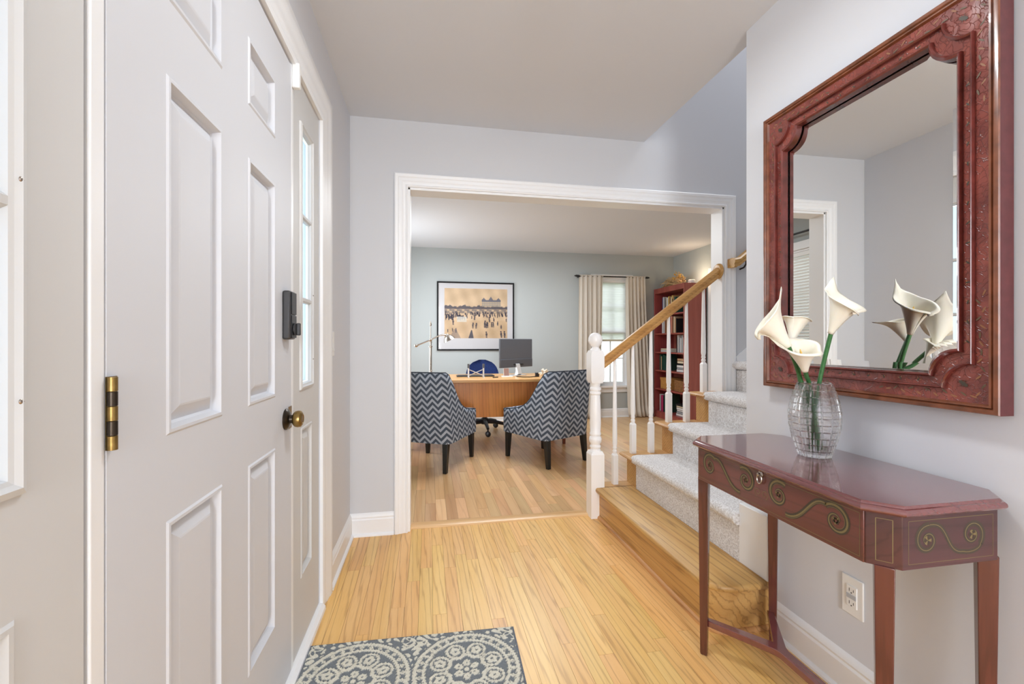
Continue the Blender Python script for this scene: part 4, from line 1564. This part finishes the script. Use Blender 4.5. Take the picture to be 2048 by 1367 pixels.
# ------------------------------------------------------------------ framed print
PX0, PX1, PZ0, PZ1 = .100, 1.192, 1.008, 1.972
pic = thing('framed_print', 'large sepia beach print in a thin black frame', 'picture', ((PX0 + PX1) / 2, YF, PZ0))
fw = .020
m = MB()
lo = []
for ins, d in ((0, 0), (0, .022), (.003, .025), (fw - .003, .025), (fw, .022), (fw, .010)):
    lo.append([(PX0 + ins, YF - d, PZ0 + ins), (PX1 - ins, YF - d, PZ0 + ins), (PX1 - ins, YF - d, PZ1 - ins), (PX0 + ins, YF - d, PZ1 - ins)])
MB().loft(lo, cap0=False, cap1=False).build('frame', M('black_frame', (.012, .012, .013), .7, spec=.2), pic, smooth=30)
MB().box(PX0 + fw - .002, YF - .012, PZ0 + fw - .002, PX1 - fw + .002, YF - .002, PZ1 - fw + .002).build('mat_board', PAPER, pic)
# generic seaside crowd print
IW, IH = 230, 180
rp = random.Random(11)
img = [[None] * IW for _ in range(IH)]
for j in range(IH):
    for i in range(IW):
        v = j / IH
        n_ = .03 * sin(i * .13 + j * .05) + .02 * sin(i * .041 - j * .11) + rp.uniform(-.02, .02)
        c = [.86 + n_, .74 + n_, .54 + n_] if v > .36 else [.84 + n_, .71 + n_, .50 + n_]
        img[j][i] = c
dk = (.25, .25, .24)


def px(i, j, c, a=1.0):
    if 0 <= i < IW and 0 <= j < IH:
        img[j][i] = [img[j][i][k] * (1 - a) + c[k] * a for k in range(3)]


for i in range(IW):                                  # tree line and low buildings
    top = 92 + int(6 * sin(i * .09) + 4 * sin(i * .31)) + rp.randint(0, 4)
    for j in range(int(IH * .46), int(IH * .46) + 26):
        if j < IH - top + 6 or True:
            a = .75 if rp.random() < .75 else .25
            px(i, IH - 1 - (j - 0) + 0, dk, 0)
base = int(IH * .64)                                   # row from the bottom of the print upwards
for i in range(IW):
    t = base + int(3 * sin(i * .11) + 2 * sin(i * .37) + rp.randint(0, 3))
    for j in range(int(IH * .50), t):
        q = (j - IH * .50) / (IH * .14)
        if j > IH * .585:
            px(i, j, dk, .8)
        elif (i // 9 + j // 7) % 3 == 0:
            px(i, j, (.72, .62, .44), .5)
        else:
            px(i, j, (.34, .33, .30), .65 + rp.uniform(-.25, .1))
for i in range(135, 205):                               # large hall on the horizon
    for j in range(base, base + 20):
        px(i, j, (.55, .54, .50) if (i % 6 < 2 or j % 7 == 0) else (.76, .68, .50), .85)
    rh = 24 + int(9 * max(0, 1 - abs(i - 142) / 8)) + int(13 * max(0, 1 - abs(i - 168) / 9)) + int(9 * max(0, 1 - abs(i - 196) / 8))
    for j in range(base + 18, base + rh):
        px(i, j, (.38, .39, .39), .85)


def figure(cx, cy, h, c=(.22, .21, .20)):
    w_ = h * .16
    lean = rp.uniform(-.12, .12)
    for jj in range(int(h) + 1):
        t = jj / h
        ww = w_ * (.55 + t * .35) if t < .72 else w_ * (.35 if t < .80 else .5)
        for ii in range(-int(ww + .6), int(ww + .6) + 1):
            if t < .35 and abs(ii) < 1 and h > 12 and rp.random() < .6:
                continue
            px(int(cx + ii + lean * jj), int(cy + jj), c, .82)


for k in range(90):
    figure(rp.uniform(2, IW - 2), rp.uniform(IH * .40, IH * .50), rp.uniform(6, 10))
for k in range(34):
    figure(rp.uniform(4, IW * .32), rp.uniform(IH * .36, IH * .44), rp.uniform(8, 13))
for cx, cy, h in ((32, 48, 20), (102, 36, 20), (114, 35, 20), (146, 38, 26), (152, 37, 22), (157, 38, 18), (172, 40, 18), (178, 40, 18), (194, 46, 15), (207, 34, 14),
                  (164, 58, 18), (180, 60, 15), (208, 2, 24), (220, 2, 24), (153, 2, 22), (42, 20, 16), (30, 24, 12), (12, 22, 10), (108, 66, 16), (98, 70, 10), (226, 60, 12)):
    figure(cx, cy, h)
for jj in range(30):                                    # seated couple and a child in the foreground
    for ii in range(-int(11 - jj * .33), int(8 - jj * .2) + 1):
        px(97 + ii, jj, dk, .85)
for jj in range(34):
    for ii in range(-int(22 - jj * .6), int(20 - jj * .5) + 1):
        px(38 + ii, jj, (.50, .45, .38), .5)
for i in range(IW):                                     # small white tent
    for j in range(IH):
        if 44 < i < 80 and 58 < j < 78:
            px(i, j, (.88, .86, .78), .8)
for j in range(IH):
    for i in range(IW):
        if 108 < i < 130 and 96 < j < 120:
            pass
me = bpy.data.meshes.new('print')
ix0, ix1, iz0, iz1 = .203, 1.093, 1.180, 1.880
vs, cs, fs_ = [], [], []
for j in range(IH):
    for i in range(IW):
        vs.append((ix0 + (ix1 - ix0) * i / (IW - 1) - (PX0 + PX1) / 2, -.0128, iz0 + (iz1 - iz0) * j / (IH - 1) - PZ0))
        c = img[j][i]
        cs.append((max(0, c[0]) ** 2.1, max(0, c[1]) ** 2.1, max(0, c[2]) ** 1.75, 1))
for j in range(IH - 1):
    for i in range(IW - 1):
        a = j * IW + i
        fs_.append((a, a + 1, a + IW + 1, a + IW))
me.from_pydata(vs, [], fs_)
ca = me.color_attributes.new('pattern', 'FLOAT_COLOR', 'POINT')
ca.data.foreach_set('color', [c for q in cs for c in q])
me.materials.append(attr_mat('sepia_print', .7))
po = bpy.data.objects.new('print', me)
COL.objects.link(po)
po.parent = pic
MB().box(PX0 + fw, YF - .0165, PZ0 + fw, PX1 - fw, YF - .0150, PZ1 - fw).build('glazing', PICG, pic)

# ------------------------------------------------------------------ far window, shade, curtains


def window_unit(name, label, a0, a1, z0, z1, mp, apron=True):
    """mp(a, z, d): a along the wall, d out of the room (+ = outside)"""
    o = struct(bpy.data.objects.new(name, None), label, 'window')
    COL.objects.link(o)
    o.location = mp((a0 + a1) / 2, z0, 0)

    def bx(nm, mat, a, b_, c, d, e, f, par=o, bev=.002):
        p, q = mp(a, c, e), mp(b_, d, f)
        return MB().box(*p, *q).build(nm, mat, par, bevel=bev)
    for s_, a in ((0, a0), (1, a1 - .02)):
        bx('jamb', TRIM, a, a + .02, z0, z1, 0, .13)
    bx('head', TRIM, a0, a1, z1 - .02, z1, 0, .13)
    bx('sill', TRIM, a0 - .07, a1 + .07, z0 - .025, z0 + .005, -.045, .13)
    bx('apron', TRIM, a0 - .05, a1 + .05, z0 - .095, z0 - .025, -.016, 0)
    for a in (a0 - .075, a1):
        bx('casing', TRIM, a, a + .075, z0, z1 + .075, -.018, 0)
    bx('head_casing', TRIM, a0 - .001, a1 + .001, z1, z1 + .075, -.018, 0)
    zm = (z0 + z1) / 2
    for k, (b0, b1, d) in enumerate(((z0 + .005, zm + .02, .050), (zm - .02, z1 - .02, .085))):
        s = MB()
        for aa, bb, cc_, dd in ((a0 + .02, a0 + .06, b0, b1), (a1 - .06, a1 - .02, b0, b1), (a0 + .06, a1 - .06, b0, b0 + .05), (a0 + .06, a1 - .06, b1 - .04, b1)):
            s.box(*mp(aa, cc_, d), *mp(bb, dd, d + .03))
        sh = s.build('sash', TRIM, o)
        n = 2
        for i in range(1, n):
            am = a0 + .06 + (a1 - a0 - .12) * i / n
            MB().box(*mp(am - .008, b0 + .05, d + .004), *mp(am + .008, b1 - .04, d + .026)).build('muntin', TRIM, sh)
        zq = (b0 + b1) / 2
        MB().box(*mp(a0 + .06, zq - .008, d + .005), *mp(a1 - .06, zq + .008, d + .025)).build('muntin', TRIM, sh)
        MB().box(*mp(a0 + .058, b0 + .048, d + .012), *mp(a1 - .058, b1 - .038, d + .016)).build('pane', PANE, sh)
    return o


window_unit('window_3', 'double hung window behind the cellular shade on the far wall', WX0, WX1, WZ0, WZ1, lambda a, z, d: (a, YF + d, z))
window_unit('window_4', 'double hung window with blinds on the front study wall', BY0, BY1, BZ0, BZ1, lambda a, z, d: (XSL - d, a, z))

shd = thing('cellular_shade', 'white cellular shade pulled halfway down the far window', 'window shade', (2.69, YF + .03, 1.14))
m = MB()
prf = []
nf = 46
for k in range(nf + 1):
    prf.append((YF + .022 + (.003 if k % 2 else 0), 1.165 + (2.02 - 1.165) * k / nf))
lo = [[(x, p[0], p[1]) for p in prf] for x in (WX0 + .024, WX1 - .024)]
m.loft(lo, closed=False, cap0=False, cap1=False)
m.build('pleated_fabric', SHADE, shd, smooth=0)
MB().box(WX0 + .022, YF + .012, 2.018, WX1 - .022, YF + .046, 2.045).build('head_rail', WHITEP, shd, bevel=.002)
MB().box(WX0 + .022, YF + .012, 1.135, WX1 - .022, YF + .040, 1.165).build('bottom_rail', M('shade_rail', srgb(214, 208, 184), .5), shd, bevel=.004)

rod = thing('curtain_rod', 'black curtain rod with pointed finials above the far window', 'curtain rod', (2.68, YF - .075, 2.085))
RY, RZc = YF - .075, 2.095
MB().tube([(2.14, RY, RZc), (3.20, RY, RZc)], .009, 10).build('rod', BLACKM, rod)
for x, s_ in ((2.14, -1), (3.20, 1)):
    MB().lathe([(.009, 0), (.017, s_ * .008), (.010, s_ * .016), (.016, s_ * .028), (.012, s_ * .044), (.004, s_ * .062), (.0, s_ * .068)], (x, RY, RZc), 14, 'x').build('finial', BLACKM, rod)
for x in (2.15, 3.19):
    MB().box(x - .008, RY - .012, RZc - .020, x + .008, YF, RZc + .010).build('bracket', BLACKM, rod, bevel=.003)


def curtain(x0, x1, xb0, xb1, label, ph):
    o = thing('curtain', label, 'curtain', ((x0 + x1) / 2, RY, .01), 'linen curtains at the far window')
    NU, NV = 90, 26
    vs, fs = [], []
    for j in range(NV + 1):
        t = j / NV
        z = 2.112 - t * 2.098
        k = t ** 1.6
        a, b_ = x0 + (xb0 - x0) * k, x1 + (xb1 - x1) * k
        for i in range(NU + 1):
            u = i / NU
            am = (.011 + .012 * min(1, t * 2.5))
            fold = sin(u * 2 * pi * 5.5 + ph + .5 * sin(t * 3 + u * 4)) * am + sin(u * 2 * pi * 2.3 + ph * 2 + t) * am * .4
            y = RY + fold - (.05 * max(0, t - .93) / .07 if t > .93 else 0) * .6
            if t < .03:
                y = RY - .012 + fold * .5
            vs.append((a + (b_ - a) * u + .006 * sin(u * 30), y, z))
    for j in range(NV):
        for i in range(NU):
            q = j * (NU + 1) + i
            fs.append((q, q + 1, q + NU + 2, q + NU + 1))
    MB().add(vs, fs).build('fabric', SHEER, o, smooth=180, solid=.002)
    ps = [(x0 + (x1 - x0) * k / 20, RY + .003 * sin(k * 2.1), RZc + .006 + .003 * sin(k * 3)) for k in range(21)]
    MB().tube(ps, .013, 8).build('rod_pocket', SHEER, o)
    return o


curtain(2.15, 2.52, 2.14, 2.46, 'cream linen curtain left of the far window', .3)
curtain(2.88, 3.19, 2.92, 3.29, 'cream linen curtain right of the far window beside the bookcase', 1.4)

# blinds and rod on the window seen in the mirror
bl = thing('venetian_blind', 'white slatted blind on the window reflected in the mirror', 'blind', (XSL + .02, (BY0 + BY1) / 2, BZ0))
m = MB()
for k in range(48):
    z = BZ0 + .05 + k * .0285
    m.add([(XSL - .022, BY0 + .03, z - .012), (XSL - .022, BY1 - .03, z - .012), (XSL - .004, BY1 - .03, z + .012), (XSL - .004, BY0 + .03, z + .012)], [(0, 1, 2, 3)])
so = m.build('slats', WHITEP, bl, smooth=0, solid=.0015)
so['kind'] = 'stuff'
MB().box(XSL - .03, BY0 + .024, BZ1 - .06, XSL + .0, BY1 - .024, BZ1 - .022).build('head_rail', WHITEP, bl, bevel=.002)
r2 = thing('curtain_rod', 'black rod above the blinds reflected in the mirror', 'curtain rod', (XSL + .07, (BY0 + BY1) / 2, 2.14))
MB().tube([(XSL + .07, BY0 - .13, 2.14), (XSL + .07, BY1 + .15, 2.14)], .010, 10).build('rod', BLACKM, r2)
for y in (BY0 - .10, BY1 + .12):
    MB().box(XSL, y - .008, 2.128, XSL + .078, y + .008, 2.150).build('bracket', BLACKM, r2)

# ------------------------------------------------------------------ bookcase and contents
bc = thing('bookcase', 'tall red cherry bookcase against the right study wall', 'bookcase', (3.52, 5.79, 0))
CX0, CX1, CY0, CY1, CZ = 3.355, 3.680, 5.375, 6.185, 1.925
MB().box(CX0, CY0, 0, CX1, CY0 + .022, CZ).build('side_panel', SHELFW, bc, bevel=.002)
MB().box(CX0, CY1 - .022, 0, CX1, CY1, CZ).build('side_panel', SHELFW, bc, bevel=.002)
MB().box(CX1 - .008, CY0 + .02, .0, CX1, CY1 - .02, CZ).build('back_panel', SHELFW, bc)
MB().box(CX0 + .004, CY0 + .02, CZ - .075, CX1, CY1 - .02, CZ).build('top_panel', SHELFW, bc, bevel=.002)
MB().box(CX0 + .01, CY0 + .02, 0, CX0 + .03, CY1 - .02, .075).build('plinth', SHELFW, bc)
SH = [.075, .415, .690, .960, 1.235, 1.515]
for z in SH:
    MB().box(CX0 + .006, CY0 + .021, z, CX1 - .008, CY1 - .021, z + .020).build('shelf', SHELFW, bc, bevel=.0015)
ROWN = ['lowest', 'second lowest', 'third', 'fourth', 'fifth', 'topmost']
ORD = ['first', 'second', 'third', 'fourth', 'fifth', 'sixth', 'seventh', 'eighth', 'ninth', 'tenth', 'eleventh', 'twelfth', 'thirteenth', 'fourteenth']
BC = {'white': (230, 228, 226), 'cream': (222, 208, 180), 'blue': (70, 110, 170), 'navy': (36, 44, 70), 'green': (44, 92, 80), 'dark green': (26, 58, 50), 'pink': (196, 66, 112),
      'brown': (150, 96, 66), 'tan': (196, 156, 120), 'orange': (214, 130, 80), 'yellow': (226, 194, 110), 'black': (30, 30, 34), 'grey': (170, 172, 178), 'red': (150, 50, 46), 'salmon': (216, 150, 126)}
BM = {}
PG = M('book_pages', srgb(232, 226, 210), .9)


def book_mat(c):
    if c not in BM:
        BM[c] = M('cover_' + c.replace(' ', '_'), srgb(*BC[c]), .5)
    return BM[c]


def upright(row, ystart, cols, hmin, hmax, side):
    """books standing, spines to -X, from ystart going towards the camera (-Y)"""
    y = ystart
    z0 = SH[row] + .0202
    cnt = {}
    for i, c in enumerate(cols):
        t = random.uniform(.020, .036)
        h = random.uniform(hmin, hmax)
        d = random.uniform(.15, .20)
        x0 = CX0 + .055 + random.uniform(0, .012)
        o = thing('book', '%s book standing on the %s shelf, %s from the %s' % (c, ROWN[row], ORD[i], side), 'book', (x0 + d / 2, y - t / 2, z0), 'books standing on the %s shelf' % ROWN[row])
        MB().box(x0 + .004, y - t + .003, z0 + .003, x0 + d - .003, y - .003, z0 + h - .003).build('pages', PG, o)
        cv = MB()
        cv.box(x0, y - t, z0, x0 + d, y - t + .0028, z0 + h).box(x0, y - .0028, z0, x0 + d, y, z0 + h).box(x0, y - t, z0, x0 + .003, y, z0 + h)
        cv.build('cover', book_mat(c), o)
        y -= t + .0012
    return y


def stack(row, yc, cols, side):
    z = SH[row] + .0202
    for i, c in enumerate(cols):
        t = random.uniform(.022, .036)
        ln, d = random.uniform(.19, .225), random.uniform(.15, .18)
        x0 = CX0 + .05 + random.uniform(0, .02)
        y0 = yc + random.uniform(-.008, .008)
        o = thing('book', '%s book lying in the %s shelf stack, %s from the bottom' % (c, ROWN[row], ORD[i]), 'book', (x0 + d / 2, y0, z), 'books lying on the %s shelf' % ROWN[row])
        MB().box(x0 + .004, y0 - ln / 2 + .003, z + .003, x0 + d - .003, y0 + ln / 2 - .003, z + t - .003).build('pages', PG, o)
        cv = MB()
        cv.box(x0, y0 - ln / 2, z, x0 + d, y0 + ln / 2, z + .0028).box(x0, y0 - ln / 2, z + t - .0028, x0 + d, y0 + ln / 2, z + t).box(x0, y0 - ln / 2, z, x0 + .003, y0 + ln / 2, z + t)
        cv.build('cover', book_mat(c), o)
        z += t + .0005


W1 = 'curtain side'
upright(5, 6.05, ['blue', 'white', 'grey', 'navy', 'cream', 'white', 'yellow', 'brown', 'cream', 'yellow', 'black', 'tan', 'green'], .20, .26, W1)
upright(4, 6.06, ['white', 'white', 'grey', 'brown', 'tan', 'salmon', 'brown', 'orange', 'red', 'salmon', 'brown', 'cream', 'tan', 'black'], .20, .25, W1)
stack(3, 5.98, ['white', 'cream'], W1)
upright(3, 5.66, ['black', 'white', 'grey', 'white', 'white', 'grey', 'white'], .20, .245, W1)
upright(2, 6.12, ['green', 'tan', 'green', 'dark green', 'green', 'dark green', 'green', 'dark green'], .20, .24, W1)
stack(2, 5.54, ['white', 'grey', 'white', 'black', 'cream', 'tan'], W1)
upright(0, 6.13, ['white', 'grey', 'pink', 'pink', 'black', 'green', 'dark green', 'tan', 'dark green'], .22, .27, W1)
stack(0, 5.56, ['white', 'grey', 'white', 'white', 'cream', 'black'], W1)
bx_ = thing('storage_box', 'tan lidded card box on the second lowest bookcase shelf', 'box', (3.50, 5.93, SH[1] + .0202))
MB().box(3.41, 5.80, SH[1] + .0202, 3.63, 6.09, SH[1] + .155).build('box_body', BOXT, bx_, bevel=.003)
MB().box(3.405, 5.795, SH[1] + .150, 3.635, 6.095, SH[1] + .185).build('lid', BOXT, bx_, bevel=.003)
bk2 = thing('wicker_basket', 'brown wicker basket beside the tan box on the bookcase', 'basket', (3.50, 5.57, SH[1] + .0202))
m = MB()
for k in range(9):
    z = SH[1] + .030 + k * .017
    m.tube([(3.40, 5.42, z), (3.40, 5.68, z), (3.62, 5.68, z), (3.62, 5.42, z), (3.40, 5.42, z)], .0085, 6)
m.build('woven_side', WICK, bk2)
MB().box(3.40, 5.42, SH[1] + .0205, 3.62, 5.68, SH[1] + .028).build('basket_bottom', WICK, bk2)

# wreath of dried twigs on the bookcase
wt = thing('dried_twig_bundle', 'bundle of dried twigs and leaves on top of the bookcase', 'dried plant', (3.50, 5.86, CZ))
rt = random.Random(21)
m = MB()
for k in range(150):
    y0 = 5.62 + rt.random() * .30
    r0 = rt.uniform(.02, .082)
    a = rt.uniform(0, 2 * pi)
    zc = CZ + .075
    p = []
    ln = rt.uniform(.20, .36)
    for q in range(5):
        t = q / 4
        bow = 4 * t * (1 - t)
        p.append((3.50 + r0 * cos(a) * (.7 + .6 * bow), y0 + ln * (t - .1) + rt.uniform(-.012, .012), max(CZ + .006, zc + r0 * sin(a) * 1.05 + .035 * bow - .035 + rt.uniform(-.012, .012))))
    m.tube([(x, min(max(y, 5.50), 6.19), z) for x, y, z in p], [.003, .004, .004, .0035, .002], 5)
tw_ = m.build('twigs', TWIG, wt)
tw_['kind'] = 'stuff'
for k in range(16):
    c = Vector((3.46 + rt.uniform(-.04, .04), 5.62 + rt.uniform(-.10, .16), CZ + .11 + rt.uniform(-.03, .06)))
    d = Vector((rt.uniform(-1, 0), rt.uniform(-1, 1), rt.uniform(.2, 1))).normalized()
    s_ = d.cross(Vector((.3, .2, 1))).normalized()
    n2 = d.cross(s_)
    L = rt.uniform(.04, .07)
    pts = [c, c + d * L * .35 + s_ * L * .22 + n2 * .004, c + d * L, c + d * L * .35 - s_ * L * .22 + n2 * .004, c + d * L * .4 - n2 * .003]
    MB().add(pts, [(0, 1, 4), (1, 2, 4), (2, 3, 4), (3, 0, 4)]).build('leaf', LEAFY, wt, smooth=0, solid=.0008)

# uplight on the bookcase that warms the corner
ul = thing('uplight', 'small low uplight glowing at the near end of the bookcase top', 'lamp', (3.50, 5.43, CZ))
MB().lathe([(.0, 0), (.040, 0), (.044, .010), (.044, .042), (.040, .046), (.036, .042), (.0, .030)], (3.50, 5.43, CZ), 22).build('lamp_housing', WHITEP, ul)
MB().sphere((3.50, 5.43, CZ + .040), .022, 12, 8, (1, 1, .5)).build('bulb', LAMPG, ul)
pl_ = bpy.data.lights.new('uplight_bulb', 'POINT')
pl_.energy = 3.2
pl_.color = (1.0, .78, .52)
pl_.shadow_soft_size = .03
plo = bpy.data.objects.new('uplight_bulb', pl_)
COL.objects.link(plo)
plo.location = (3.50, 5.43, CZ + .10)

# closet door on the right study wall
d2 = struct(bpy.data.objects.new('door_2', None), 'white study door with black hinges behind the bookcase', 'door')
COL.objects.link(d2)
d2.location = (XSR, (D2a + D2b) / 2, 0)
MB().box(XSR + .002, D2a + .004, .008, XSR + .038, D2b - .004, 2.036).build('slab', TRIM, d2, bevel=.002)
lo = []
for (aa, zz, sx, sz) in ((D2a, 0, -1, 0), (D2a, 2.04, -1, 1), (D2b, 2.04, 1, 1), (D2b, 0, 1, 0)):
    lo.append([(XSR - h, aa + sx * d, zz + sz * d) for d, h in CAS])
MB().loft(lo).build('casing', TRIM, d2, smooth=25)
for z in (.25, 1.10, 1.85):
    MB().lathe([(.007, -.045), (.007, .045)], (XSR - .006, D2b - .004, z), 10).build('hinge', BLACKM, d2)
MB().lathe([(.0, 0), (.030, 0), (.026, -.010), (.011, -.014), (.011, -.035), (.024, -.042), (.026, -.056), (.015, -.064), (0, -.064)], (XSR + .002, D2a + .07, .95), 20, 'x').build('knob', DKBRASS, d2)

# ------------------------------------------------------------------ outdoors seen through the panes
gr = struct(MB().box(-30, -30, -.5, 30, 40, -.35).build('ground', GRASS), 'lawn outside the windows', 'ground')
hs_ = thing('neighbour_house', 'pale sided house beyond the far window', 'house', (5.2, 15.5, -.35))
for k in range(22):
    MB().prism([(13.5, -.35 + k * .2), (13.472, -.35 + k * .2), (13.49, -.35 + (k + 1) * .2), (13.5, -.35 + (k + 1) * .2)], 'x', 1.5, 10).build('siding_board', SIDING, hs_)
MB().box(1.5, 13.5, -.35, 10, 18, 4.05).build('wall', SIDING, hs_)
MB().prism([(13.1, 4.05), (18.4, 4.05), (15.75, 6.4)], 'x', 1.2, 10.3).build('roof', ROOFM, hs_)
for x in (4.6, 7.2):
    wn = MB().box(x, 13.43, .9, x + .9, 13.5, 2.4).build('window', TRIM, hs_)
    MB().box(x + .08, 13.42, .98, x + .82, 13.44, 2.32).build('pane', M('far_pane', srgb(120, 134, 156), .15) if 'far_pane' not in MATS else MATS['far_pane'], wn)
